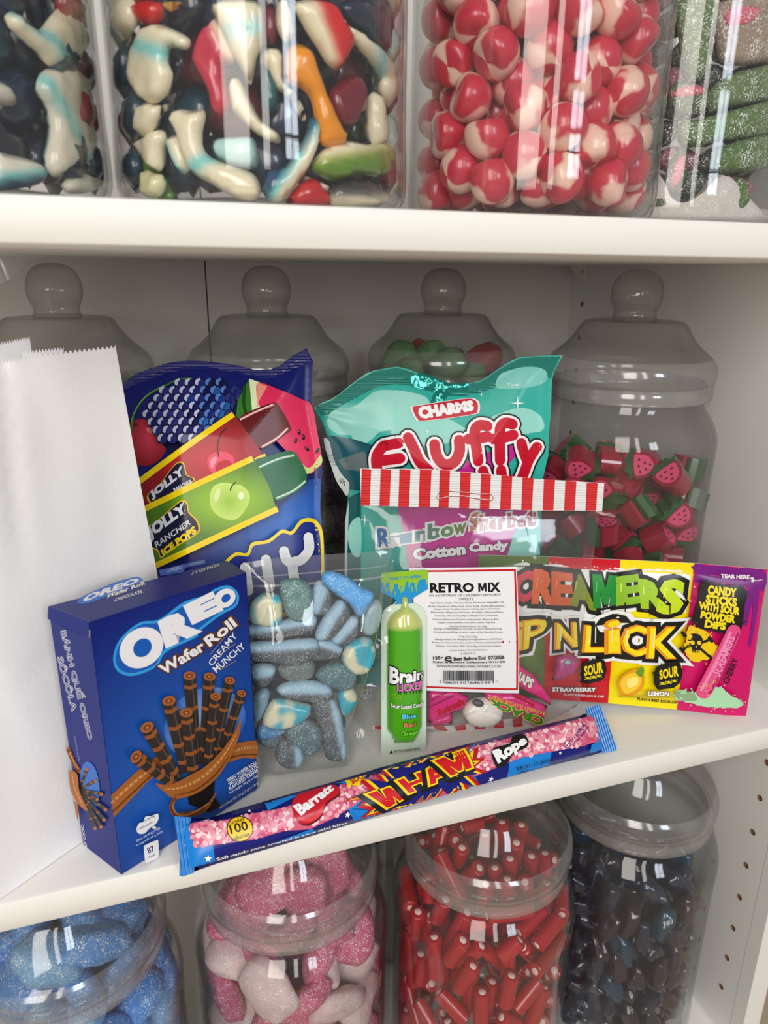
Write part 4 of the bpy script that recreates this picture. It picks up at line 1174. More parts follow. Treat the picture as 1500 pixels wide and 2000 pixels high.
LK = [('i', [(66, 400), (104, 398), (98, 548), (58, 552)]), ('P', [(120, 396), (252, 386), (216, 520), (112, 548)]), ('N', [(300, 412), (402, 402), (408, 530), (298, 548)]), ('L', [(462, 420), (548, 424), (556, 562), (452, 560)]), ('i', [(586, 400), (642, 396), (648, 572), (588, 572)]), ('C', [(668, 424), (792, 420), (786, 582), (664, 580)]), ('K', [(815, 428), (962, 430), (950, 596), (806, 590)])]
for ex, c, dx in ((.2, (240, 240, 238), 0), (.135, (22, 22, 20), 0), (.04, (240, 150, 24), -6), (.015, (250, 222, 30), 3)):
    for ch, q in LK: p.text(ch, [(x+dx, y) for x, y in q], c, ex)
for ch, q in LK:
    a = np.array(q, float); p.stroke([a[0]*.9+a[3]*.1+(22, 6), a[0]*.35+a[3]*.65+(20, 0)], 7, (250, 240, 170), 0)
# lemon flavour panel: a plain lemon and the flavour words
p.smooth([(640, 740), (680, 680), (740, 655), (780, 690), (778, 760), (730, 810), (670, 815)], (226, 160, 20)); p.smooth([(655, 735), (690, 690), (735, 675), (765, 700), (758, 750), (718, 790), (675, 795)], (250, 205, 50)); p.smooth([(735, 675), (765, 640), (780, 660), (765, 700)], (110, 150, 40))
p.smooth([(690, 720), (740, 700), (745, 740), (700, 765)], (255, 236, 130))
for q, tq in (([(846, 648), (978, 622), (984, 742), (852, 768)], [(864, 664), (970, 640), (972, 696), (868, 712)]), ([(436, 628), (556, 604), (562, 712), (438, 736)], [(448, 640), (548, 616), (552, 674), (450, 692)])):
    splat(q, (24, 24, 22), 10, 7); p.text('SOUR', tq, (248, 224, 20), .04)
    a = np.array(q, float)
    for k in (.25, .5, .75):
        c = a[3]*(1-k)+a[2]*k+np.array([0, -24]); p.ell(*c, 9, 8, (230, 208, 40), keep=True); p.stroke([c+(-16, 8), c+(16, -6)], 4, (230, 208, 40), 0, keep=True); p.stroke([c+(-16, -6), c+(16, 8)], 4, (230, 208, 40), 0, keep=True)
p.poly([(798, 776), (930, 782), (930, 822), (650, 822), (640, 812), (796, 812)], (196, 170, 20)); p.text('LEMON', [(808, 782), (922, 786), (920, 810), (806, 808)], (245, 245, 240), .05, outline=[(.12, (24, 24, 22))])
p.line('FLAVOURED SOUR DIP', 748, 838, 972, 858, 17, (24, 24, 22), .04)
p.line('STRAWBERRY', 276, 786, 514, 786, 24, (245, 240, 240), .05, outline=[(.12, (24, 24, 22))]); p.line('FLAVOURED SOUR DIP', 340, 812, 562, 824, 14, (240, 220, 225), .04)
# skull badge
splat([(1030, 430), (1100, 430), (1150, 480), (1180, 560), (1120, 600), (1050, 615), (1010, 560), (1020, 480)], (240, 200, 20), 24, 12)
SK = (24, 22, 20)
for a, b in (((1000, 462), (1148, 590)), ((1146, 488), (992, 552))):
    p.stroke([a, b], 14, SK, 0)
    for c in (a, b): p.ell(c[0]-6, c[1]-8, 11, 9, SK, keep=True); p.ell(c[0]+6, c[1]+8, 11, 9, SK, keep=True)
p.ell(1068, 500, 38, 40, SK); p.poly([(1045, 525), (1092, 525), (1086, 565), (1052, 565)], SK)
p.ell(1052, 512, 11, 12, (240, 200, 20)); p.ell(1086, 510, 11, 12, (240, 200, 20), keep=True); p.poly([(1066, 528), (1074, 528), (1070, 540)], (240, 200, 20), keep=True)
for x in (1058, 1069, 1080): p.stroke([(x, 552), (x, 566)], 4, (240, 200, 20), 0, keep=True)
# magenta sachet
splat([(1110, 168), (1200, 185), (1345, 208), (1330, 320), (1300, 455), (1200, 450), (1058, 408), (1075, 300)], (26, 24, 24), 26, 9)
for t, q in (('CANDY', [(1140, 194), (1290, 212), (1284, 252), (1134, 238)]), ('STiCKS', [(1128, 244), (1290, 262), (1284, 302), (1122, 284)]), ('WiTH SOUR', [(1090, 284), (1302, 310), (1296, 348), (1086, 320)]), ('POWDER', [(1098, 332), (1276, 354), (1270, 392), (1092, 370)]), ('DiPS', [(1120, 380), (1226, 394), (1220, 430), (1114, 418)])):
    p.text(t, q, (245, 222, 30), .06)
p.line('TEAR HERE', 1214, 154, 1370, 160, 20, (240, 230, 240), .05); p.stroke([(1384, 160), (1410, 170), (1440, 162)], 4, (240, 230, 240)); p.ell(1385, 156, 9, 6, (240, 230, 240)); p.ell(1388, 170, 9, 6, (240, 230, 240))
splat([(950, 790), (1010, 775), (1080, 790), (1130, 770), (1190, 745), (1260, 800), (1335, 850), (1300, 868), (1180, 872), (1080, 858), (1000, 840), (955, 815)], (172, 222, 178), 60, 12)
p.smooth([(950, 790), (1000, 778), (1060, 795), (1070, 830), (1000, 835), (958, 812)], (140, 170, 130))
p.stroke([(1268, 440), (1108, 775)], [78, 84], (222, 74, 138), 0); p.stroke([(1248, 445), (1095, 765)], 16, (236, 130, 176), 0); p.stroke([(1292, 450), (1140, 780)], 12, (176, 30, 96), 0)
p.text('SCREAMERS', [(1150, 660), (1236, 460), (1276, 470), (1188, 690)], (236, 150, 190), .02)
p.h += p.step
for _ in range(90):
    t = R_.betavariate(4, 1.2); x = 1268-160*t+R_.uniform(-34, 34); y = 440+340*t+R_.uniform(-20, 20)
    if t > .72: p.poly(ell(x, y, 2.6, 2.6, 0, 6), (236, 200, 120), keep=True)
p.text('CHERRY', [(1204, 715), (1262, 585), (1294, 595), (1236, 730)], (70, 6, 34), .04)
V = np.concatenate(mb.v); UVs = np.concatenate(mb.uv)
tcen = np.array([UVs[list(f)].mean(0) for f in mb.f]); tt, ed = su(tcen); which = np.clip((tcen[:, 0] > ed[1]).astype(int)+(tcen[:, 0] > ed[2])+(tcen[:, 0] > ed[3]), 0, 3)
lbl = ['green sachet half hidden by the clear striped bag', 'red strawberry sachet', 'yellow lemon sachet', 'magenta cherry sachet with a candy stick picture']
for k in range(4):
    ids = np.where(which == k)[0]; sub = MB()
    for mi, mm in enumerate(mb.mats):
        fs = [mb.f[i] for i in ids if mb.m[i] == mi]
        if not fs: continue
        us_ = sorted({i for f in fs for i in f}); re = {a: b for b, a in enumerate(us_)}
        sub.add(V[us_], [tuple(re[i] for i in f) for f in fs], mm, UVs[us_])
    q = [TOPS[k], TOPS[k+1], BOTS[k+1], BOTS[k]]; kb_ = ss.bulge; ss.bulge = None
    Vb, Tb, Bb = cdt(ss.uv(q2(q)), .005); sub.add(ss.P(Vb, -.0004), [t[::-1] for t in Tb], ink((228, 226, 222), 'foil'), Vb); ss.bulge = kb_
    sub.build('sachet', sd, label=lbl[k])
# ---------------------------------------------------------------- teal cotton candy bag
fl = empty('cotton_candy_bag', (.41, .1, 0), 'shiny teal candyfloss bag with big red bubble letters behind the striped sweet bag', 'sweet bag')
fs_ = Sheet((.42, .096, .0006), (.948, -.317), lean=.15)
T3 = (600, 680, 2.5); q3 = lambda L_: np.asarray(L_, float)/T3[2]+np.array(T3[:2])
FO = [(30, 290), (75, 266), (120, 248), (160, 222), (200, 188), (250, 150), (290, 122), (330, 108), (385, 98), (440, 90), (490, 102), (540, 122), (600, 142), (640, 158), (690, 172), (760, 176), (800, 172), (850, 158), (900, 125), (960, 84), (1000, 60), (1040, 44), (1130, 38), (1250, 33), (1232, 66), (1205, 115), (1195, 160), (1190, 300), (1180, 420), (1178, 520), (1150, 640), (1140, 900), (1135, 1200), (1128, 1630), (640, 1650), (210, 1640), (182, 1200), (186, 840), (200, 720), (178, 640), (130, 540), (95, 420), (62, 335)]
fuv = fs_.uv(q3(FO)); fuv[:, 1] = np.maximum(fuv[:, 1], .001); FB = fuv


def fb_(uv):
    d = edge_dist(uv, FB)
    lo_, hi_ = FB.min(0), FB.max(0)
    x = (uv[:, 0]-(lo_[0]+hi_[0])/2)/((hi_[0]-lo_[0])/2)
    b = .010*np.clip(1-np.abs(x)**2.4, 0, 1)*np.clip((d-.006)/.05, 0, 1)**.75
    w = wrinkle(uv, 32, .0008, 8.1)*np.clip(d/.02, 0, 1)
    cx = uv-fs_.uv(q3([(660, 195)]))[0]
    pinch = -.002*np.exp(-(cx[:, 0]/.008)**2-(cx[:, 1]/.0065)**2)
    rad = np.arctan2(cx[:, 1], cx[:, 0]); rr = np.hypot(*cx.T)
    fold = np.sin(rad*7)*.0003*np.exp(-(rr/.007)**2)
    c2 = uv-fs_.uv(q3([(40, 300)]))[0]; f2 = np.sin(np.arctan2(c2[:, 1], c2[:, 0])*12)*.0008*np.exp(-(np.hypot(*c2.T)/.03)**2)*np.clip(d/.004, 0, 1)
    return np.maximum(b+w+pinch*np.clip(d/.01, 0, 1)+fold*np.clip(d/.004, 0, 1)+f2, .0002)


fs_.bulge = fb_
TEAL, TEALD, CLD, CLD2, PETR = (44, 176, 162), (0, 128, 116), (150, 218, 206), (122, 204, 192), (6, 82, 96)
mb = MB(); pillow(mb, fs_, fuv, ink(TEAL, 'foil'), ink((210, 214, 216), 'foil'), L=.003, back=.15)
p = Print(fs_, mb, L=.0028, base=.00014, step=.00006, fin='foil'); p.tf = T3
SEALC = pm('crimped_teal', TEALD, rough=.3, coat=.3, metal=.2, bump=('waveV', 190, .4))
p.poly([(45, 285), (120, 255), (200, 194), (250, 156), (330, 113), (440, 96), (540, 127), (600, 148), (690, 178), (760, 182), (850, 164), (960, 90), (1040, 50), (1130, 43), (1238, 40), (1222, 68), (1198, 118), (1190, 150), (1130, 115), (1060, 112), (1000, 130), (930, 185), (860, 215), (770, 232), (690, 232), (600, 205), (520, 185), (430, 175), (340, 190), (250, 235), (150, 290), (110, 320), (70, 330)], SEALC)
p.smooth([(920, 190), (940, 130), (1000, 105), (1060, 92), (1130, 95), (1170, 120), (1160, 165), (1090, 190), (980, 200)], CLD2)
p.smooth([(100, 375), (112, 318), (160, 292), (235, 282), (330, 212), (420, 205), (500, 215), (580, 240), (600, 300), (560, 345), (470, 390), (360, 405), (320, 440), (270, 470), (222, 452), (215, 425), (150, 420)], CLD)
p.smooth([(600, 330), (520, 300), (440, 320), (412, 390), (425, 450), (520, 470), (640, 470), (760, 440), (900, 480), (1060, 420), (1150, 400), (1145, 340), (1090, 300), (1020, 292), (930, 320), (860, 350), (780, 390), (700, 350)], CLD)
p.poly([(66, 335), (100, 425), (215, 440), (320, 470), (300, 560), (280, 700), (205, 690), (180, 640), (132, 538)], PETR); p.poly([(150, 545), (280, 500), (310, 590), (260, 600), (180, 590)], (92, 110, 112))
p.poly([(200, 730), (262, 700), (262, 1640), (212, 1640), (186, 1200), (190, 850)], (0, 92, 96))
p.smooth([(205, 870), (235, 830), (262, 840), (262, 1000), (225, 1010), (200, 940)], CLD)
# pale side panel with the weight
p.smooth([(82, 440), (108, 455), (130, 540), (165, 610), (205, 660), (196, 720), (170, 690), (140, 640), (112, 560), (92, 500)], (206, 214, 214))
p.text('60g', [(158, 632), (186, 640), (186, 672), (158, 664)], (40, 44, 46), .02)
for k, t in enumerate(('Nutrition', 'Energie', 'Fat', 'protein')): p.line(t, 96+k*8, 522+k*16, 126+k*8, 530+k*16, 9, (60, 64, 66))
p.poly([(186, 840), (205, 735), (196, 1000), (198, 1640), (212, 1640), (182, 1200)], (190, 205, 205))


def star(x, y, r, c=(240, 246, 246)):
    p.poly([(x+rr*math.cos(a), y+rr*math.sin(a)) for a, rr in [(k*math.pi/4, r if k % 2 == 0 else r*.16) for k in range(8)]], c)


star(1022, 268, 36); star(848, 226, 14); star(583, 404, 15); star(282, 836, 30)
p.line('Tear', 972, 190, 1032, 184, 15, (225, 240, 238), .02)
# badge
for k, c in ((1.06, WHT), (1., (196, 14, 44))):
    q = np.array([(512, 290), (530, 282), (660, 262), (780, 246), (812, 252), (828, 268), (828, 302), (808, 320), (680, 340), (560, 352), (538, 346), (522, 320)], float); m_ = q.mean(0); p.smooth(m_+(q-m_)*k, c, 3)
p.text('CHARMS', [(540, 290), (800, 258), (806, 300), (552, 340)], WHT, .08)
MGT = (196, 26, 146)
p.smooth([(480, 620), (560, 600), (640, 560), (780, 545), (880, 500), (990, 470), (1010, 520), (960, 600), (1100, 640), (1100, 760), (440, 770)], MGT)
p.poly([(440, 770), (1110, 770), (1080, 820), (1000, 900), (960, 1030), (860, 1090), (500, 1090), (470, 900)], MGT)
FS = [[(372, 474), (338, 530), (348, 625)], [(372, 474), (445, 458)], [(345, 548), (452, 532)], [(490, 432), (520, 490), (545, 545), (590, 592)],
      [(617, 465), (628, 520), (660, 558), (706, 552), (735, 505), (736, 445)], [(872, 378), (836, 374), (812, 398), (814, 450), (826, 545)], [(780, 440), (830, 436), (872, 428)], [(996, 370), (960, 362), (936, 385), (932, 440), (934, 545)], [(900, 440), (950, 434), (1000, 422)],
      [(1040, 462), (1052, 505), (1066, 540)], [(1118, 482), (1080, 540), (1055, 605), (1040, 640)],
      [(850, 592), (862, 640)], [(940, 590), (945, 640)], [(690, 640), (640, 650)]]
p.strokes(FS, [(92, BLK), (76, WHT), (52, (202, 12, 44))], 5)
for body, x0, x1, cs in (('Rainbow', 345, 770, [(52, 110, 170), (70, 130, 180), (80, 140, 170), (90, 140, 140), (90, 130, 110), (100, 140, 90), (110, 130, 70)]), ('Sherbet', 790, 1112, [(200, 130, 90), (205, 110, 90), (195, 90, 80), (190, 80, 80), (185, 70, 80), (180, 60, 80), (170, 50, 80)])):
    n_ = len(body); wch = (x1-x0)/n_
    for k, ch in enumerate(body):
        xa = x0+k*wch; yb = np.interp(xa, [345, 780, 1112], [960, 880, 865]); h = 82 if k == 0 else (70 if ch in 'bht' else 44)
        q = [(xa, yb-h), (xa+wch*.9, yb-h-8), (xa+wch*.9, yb-8), (xa, yb)]
        p.text(ch, q, cs[k], .04, outline=[(.13, (236, 238, 238))])
p.line('Cotton', 520, 1012, 760, 984, 48, (238, 238, 240), .06, outline=[(.12, (110, 30, 90))]); p.line('Candy', 785, 986, 968, 980, 48, (238, 238, 240), .06, outline=[(.12, (110, 30, 90))])
p.poly([(990, 930), (1110, 900), (1130, 1000), (960, 1030)], CLD)
o = mb.build('foil_bag', fl)
mb = MB()   # crumpled hang hole
q = q3([(505, 140), (560, 118), (640, 150), (700, 172), (790, 172), (780, 205), (700, 215), (660, 265), (600, 268), (620, 215), (560, 200), (510, 185)])
V, T, B = cdt(fs_.uv(q), .0022); dd = edge_dist(V, B)
mb.add(fs_.P(V, .0006+np.clip(dd/.004, 0, 1)*np.abs(wrinkle(V, 170, .005, 3.3))), T, pm('creased_teal_foil', (0, 140, 130), rough=.12, metal=.55, coat=.5), V)
mb.build('crumpled_hang_hole', fl)

# ---------------------------------------------------------------- blue ice pops bag
jb = empty('ice_pops_bag', (.25, .1, 0), 'dark blue ice pops bag with fruit and two wrapped ice pops printed on it', 'sweet bag')
js = Sheet((.25, .10, .0006), (.97, -.2), lean=.3)
T4 = (220, 660, 3.2609); q4 = lambda L_: np.asarray(L_, float)/T4[2]+np.array(T4[:2])
JO = [(-40, 330), (60, 295), (150, 228), (250, 192), (350, 160), (420, 150), (480, 145), (540, 146), (600, 150), (700, 162), (800, 176), (860, 192), (920, 206), (1000, 202), (1060, 180), (1150, 112), (1235, 65), (1250, 100), (1276, 145), (1268, 260), (1266, 400), (1290, 560), (1320, 700), (1335, 790), (1330, 900), (1325, 1090), (1340, 1250), (1362, 1400), (1380, 1700), (1390, 2420), (200, 2460), (90, 2400), (40, 1800), (0, 1200), (-30, 700)]
juv = js.uv(q4(JO)); juv[:, 1] = np.maximum(juv[:, 1], .001); JB = juv


def jb_(uv):
    d = edge_dist(uv, JB)
    b = .011*np.clip((d-.004)/.045, 0, 1)**.75
    w = wrinkle(uv, 30, .0009, 5.5)*np.clip(d/.02, 0, 1)+wrinkle(uv, 48, .0007, 1.5)*np.clip((.03-d)/.02, 0, 1)*np.clip((d-.007)/.006, 0, 1)
    return np.maximum(b+w, .0002)


js.bulge = jb_
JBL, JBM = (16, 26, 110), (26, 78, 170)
mb = MB(); pillow(mb, js, juv, ink(JBL, 'foil'), ink((200, 205, 210), 'foil'), L=.003, back=.15)
p = Print(js, mb, L=.0028, base=.00014, step=.00006, fin='foil'); p.tf = T4
SC = pm('crimped_blue', JBL, rough=.3, coat=.35, bump=('waveV', 150, .4))
p.poly([(62, 300), (150, 233), (250, 197), (350, 165), (480, 150), (600, 155), (800, 181), (920, 211), (1000, 207), (1060, 185), (1150, 117), (1230, 72), (1246, 105), (1268, 148), (1180, 190), (1060, 245), (980, 262), (900, 250), (780, 222), (600, 200), (480, 200), (350, 225), (200, 280), (70, 335)], SC)
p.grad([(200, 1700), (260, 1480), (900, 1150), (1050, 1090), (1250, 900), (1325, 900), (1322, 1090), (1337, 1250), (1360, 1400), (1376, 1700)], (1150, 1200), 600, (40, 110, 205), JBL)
# cherry, berry, melon
p.grad(ell(215, 668, 152, 150), (250, 640), 170, (214, 60, 84), (150, 16, 34)); p.ell(140, 556, 34, 16, (120, 12, 26), .1)
p.ell(260, 600, 40, 16, (232, 120, 136), .5)
p.stroke([(130, 600), (150, 490), (220, 385), (340, 310), (420, 272), (505, 265)], [16, 11, 9, 9, 12, 14], (64, 128, 34)); p.stroke([(126, 560), (146, 484), (216, 380), (336, 305)], 4, (140, 190, 80))
R_ = random.Random(4); cells = []
for r in range(9):
    for c in range(10):
        x = 250+c*64+(32 if r % 2 else 0); y = 300+r*50; X, Y = x-540, y-480
        xr, yr = X*.88+Y*.47, -X*.47+Y*.88
        if (X/300)**2+((Y-X*-.12)/215)**2 < 1: cells.append((x, y))
p.smooth([(235, 520), (280, 440), (360, 350), (460, 290), (600, 285), (720, 340), (800, 430), (830, 500), (700, 640), (430, 720), (380, 740)], (16, 20, 66))
for x, y in cells:
    sh = R_.choice([(34, 46, 130), (28, 66, 158), (24, 32, 100), (20, 26, 80), (40, 100, 180)]) if x > 480 else R_.choice([(44, 52, 130), (30, 40, 110)])
    p.ell(x, y, 39, 35, (12, 14, 48), n=14); p.ell(x+2, y+2, 34, 31, sh, n=14)
p.h += p.step
for x, y in cells: p.poly(cr([(x-28, y+10), (x-25, y-14), (x-2, y-27), (x+4, y-16), (x-8, y-2), (x-12, y+20)], True, 3), (188, 194, 222) if x < 600 else ((84, 130, 200) if x < 760 else (40, 52, 110)), keep=True)
p.poly([(808, 420), (875, 278), (900, 490), (850, 560), (800, 520)], (50, 120, 40)); p.stroke([(850, 330), (845, 420), (860, 500)], 20, (24, 70, 24))
p.poly([(876, 275), (945, 300), (960, 470), (900, 500)], (226, 236, 190))
p.smooth([(935, 300), (1060, 345), (1200, 402), (1266, 440), (1300, 600), (1332, 790), (1300, 830), (1240, 868), (1120, 740), (1010, 620), (950, 470), (925, 380)], (222, 44, 92), 3)
p.smooth([(1332, 795), (1290, 840), (1240, 870), (1210, 840), (1120, 740), (1140, 735), (1235, 830), (1285, 800), (1320, 750)], (206, 214, 130), 3)
p.poly([(928, 300), (990, 325), (940, 420), (930, 470)], (238, 150, 130))
for x, y, a in ((1188, 610, .2), (1215, 640, .3), (1166, 664, .7), (1237, 712, -.3), (1302, 722, .9)): p.ell(x, y, 18, 10, (24, 16, 20), a+1.2, 10); p.ell(x-4, y-5, 5, 3, (180, 150, 160), a, 6)


def pop(tip, frost, body, bandt, bandb, c0, c1, tipc):
    p.poly(cr(tip, True, 4), tipc); R_ = random.Random(len(tip))
    for f in frost: p.stroke(f, 15, (206, 120, 120) if tipc[0] > 60 else (110, 180, 140)); p.stroke([(x+R_.uniform(-6, 6), y+R_.uniform(-5, 5)) for x, y in f], 6, (244, 230, 226))
    m_ = np.mean(body, 0); p.grad(body, tuple(m_), 420, c0, c1, .55)
    for b_ in (bandt, bandb): p.stroke(b_, 36, (246, 214, 14), 0, cap=False)


pop([(820, 535), (900, 480), (1030, 432), (1072, 465), (1130, 570), (1118, 615), (960, 715), (880, 640)], [[(830, 535), (930, 485), (1030, 445)], [(960, 705), (1050, 650), (1115, 590)]], [(160, 950), (790, 510), (830, 560), (960, 740), (962, 800), (230, 1130)], [(170, 940), (785, 505)], [(905, 800), (985, 762)], (206, 40, 56), (140, 12, 28), (96, 14, 20))
p.smooth([(628, 800), (660, 748), (740, 738), (790, 775), (780, 830), (720, 870), (655, 862)], (236, 80, 110)); p.smooth([(700, 800), (760, 790), (776, 830), (720, 862), (680, 850)], (196, 30, 56)); p.smooth([(645, 800), (665, 770), (690, 775), (670, 820), (655, 840)], (250, 150, 170)); p.stroke([(698, 765), (690, 700), (712, 625), (748, 592)], 7, (60, 40, 30))


def badge(pts, rows):
    m_ = np.mean(pts, 0); p.smooth([m_+(np.array(q)-m_)*1.07 for q in pts], (226, 190, 30), 3); p.smooth(pts, (22, 24, 56), 3)
    for t, q, c, b in rows: p.text(t, q, c, b)


badge([(262, 1000), (330, 945), (430, 820), (480, 812), (500, 880), (545, 910), (420, 980), (300, 1050)], [('JOLLY', [(270, 985), (470, 828), (490, 885), (292, 1030)], (214, 216, 226), .06), ('RANCHER', [(420, 960), (530, 905), (540, 930), (430, 980)], (214, 216, 226), .03)])
pop([(915, 795), (1000, 760), (1100, 732), (1155, 735), (1205, 805), (1236, 890), (1200, 960), (1120, 1005), (1040, 1030), (960, 900)], [[(945, 830), (1060, 780), (1150, 755)], [(1050, 1020), (1150, 975), (1225, 915)]], [(190, 1120), (905, 765), (930, 805), (1010, 960), (1040, 1060), (1058, 1090), (240, 1480)], [(190, 1108), (905, 778)], [(230, 1470), (1055, 1085)], (168, 214, 40), (74, 120, 20), (14, 96, 48))
p.grad(cr([(645, 1020), (665, 950), (730, 925), (790, 935), (850, 950), (888, 1010), (860, 1090), (800, 1150), (720, 1140), (660, 1090)], True, 5), (765, 1040), 130, (150, 196, 40), (206, 232, 120)); p.stroke([(768, 972), (780, 945), (800, 925)], 8, (70, 60, 30)); p.ell(835, 1005, 20, 22, (236, 246, 200)); p.ell(690, 1000, 16, 40, (226, 240, 170), .3)
badge([(240, 1200), (300, 1180), (400, 1095), (470, 1042), (505, 1060), (515, 1110), (562, 1160), (570, 1225), (470, 1290), (385, 1340), (345, 1378), (325, 1335), (265, 1310), (240, 1260)], [('JOLLY', [(248, 1205), (480, 1052), (506, 1112), (280, 1285)], (226, 228, 236), .06), ('RANCHER', [(302, 1290), (522, 1146), (532, 1178), (316, 1325)], (214, 216, 226), .02), ('ICE POPS', [(345, 1338), (548, 1190), (564, 1228), (362, 1372)], (240, 210, 20), .06)])
p.smooth([(640, 1500), (722, 1415), (800, 1350), (870, 1352), (900, 1290), (1000, 1272), (1080, 1212), (1140, 1222), (1200, 1152), (1280, 1150), (1332, 1220), (1342, 1370), (1345, 1500), (1345, 1700), (700, 1750)], (244, 214, 20), 4)
p.smooth([(660, 1520), (735, 1432), (805, 1370), (880, 1370), (912, 1310), (1005, 1292), (1085, 1234), (1145, 1244), (1208, 1174), (1272, 1172), (1312, 1230), (1324, 1370), (1326, 1500), (1326, 1680), (720, 1730)], (22, 40, 130), 4)
p.strokes([[(1095, 1345), (1110, 1395), (1150, 1425)], [(1245, 1262), (1248, 1340), (1200, 1400), (1150, 1425), (1165, 1560)], [(985, 1395), (1010, 1560)], [(860, 1440), (880, 1580)]], [(82, (16, 26, 90)), (62, (232, 234, 240))])
mb.build('foil_bag', jb)
# ---------------------------------------------------------------- clear pouch of blue sugared sweets
po = empty('clear_pouch', (.27, .046, 0), 'clear stand-up pouch of blue and grey sugared sweets next to the blue box', 'sweet bag')
ps = Sheet((.27, .049, .0008), (.99, -.1), lean=.2); pf = Sheet((.27, .049, .0008), (.99, -.1), lean=.2)
T5 = (470, 1080, 4.3484); q5 = lambda L_: np.asarray(L_, float)/T5[2]+np.array(T5[:2])
PO = [(10, 88), (200, 55), (420, 36), (600, 22), (850, 5), (1100, -12), (1290, -34), (1260, 100), (1225, 300), (1195, 520), (1120, 900), (1060, 1150), (960, 1420), (905, 1640), (925, 1750), (890, 1850), (720, 1925), (560, 1985), (330, 1965), (210, 1900), (130, 1640), (90, 1200), (60, 500)]
puv = ps.uv(q5(PO)); puv[:, 1] = np.maximum(puv[:, 1], .0006); PT = puv[:, 1].max()


def pb(uv):
    d = edge_dist(uv, puv); y = np.clip(uv[:, 1]/PT, 0, 1)
    b = .0155*np.clip(d/.012, 0, 1)**.6*np.clip((1-y)/.35, 0, 1)**.8*np.clip(y/.06+.25, 0, 1)
    return np.maximum(b+wrinkle(uv, 48, .0011, 6.2, True)*np.clip(d/.01, 0, 1)*(.35+1.2*np.clip((uv[:, 0]-.02)/.02, 0, 1)), .0003)


M_POUCH = film('clear_pouch_film', f0=.05, haze=.05, tint=(.95, .955, .955), rough=.06, bump=(40, .35, .0014))
V, T, B = cdt(puv, .003); e = edge_dist(V, B) < 1e-6
mb = MB(); mb.add(pf.P(V, np.where(e, .0002, pb(V))), T, M_POUCH, V); mb.build('front_film', po)
mb = MB(); mb.add(pf.P(V, np.where(e, -.0002, -.6*pb(V))), [t[::-1] for t in T], M_POUCH, V); mb.build('back_film', po)
mb = MB(); q = q5([(1215, 330), (1290, -30), (1300, 300), (1250, 700), (1225, 1190), (1180, 1300), (1085, 1690), (1000, 1660), (905, 1640), (960, 1420), (1060, 1150), (1120, 900), (1195, 520)])
fu = ps.uv(q); fu[:, 1] = np.maximum(fu[:, 1], .0005); V, T, B = cdt(fu, .003); mb.add(pf.P(V, -.002+wrinkle(V, 55, .004, 9.9, True)), T, M_POUCH, V); mb.build('side_fold', po)
M_SEAL = film('pouch_seal_film', f0=.07, haze=.2, tint=(.92, .93, .93), rough=.12)
for nm, q in (('zip_seal', [(28, 262), (600, 228), (1222, 178), (1222, 196), (600, 247), (28, 281)]), ('zip_seal', [(18, 196), (600, 150), (1240, 96), (1240, 106), (600, 160), (18, 207)]), ('base_gusset', [(130, 1645), (180, 1760), (260, 1815), (340, 1838), (560, 1872), (720, 1842), (880, 1770), (915, 1700), (925, 1752), (890, 1850), (720, 1925), (560, 1985), (330, 1965), (210, 1900)])):
    su_ = ps.uv(q5(q)); su_[:, 1] = np.maximum(su_[:, 1], .0012); V, T, B = cdt(su_, .004); mb = MB(); mb.add(pf.P(V, pb(V)+.0004), T, M_SEAL, V); mb.build(nm, po)
FOAM, JEL, DOME, DOMED, CYN, CRM = (160, 198, 222), (74, 84, 92), (92, 132, 130), (64, 90, 96), (56, 176, 200), (222, 220, 190)
SW = sweet_mat('sugared_sweet', rough=.55, sss=.25, sugar=.24, sscale=2900, bump=.35)
SWM = sweet_mat('smooth_marbled_sweet', rough=.3, sss=.3, coat=.3)
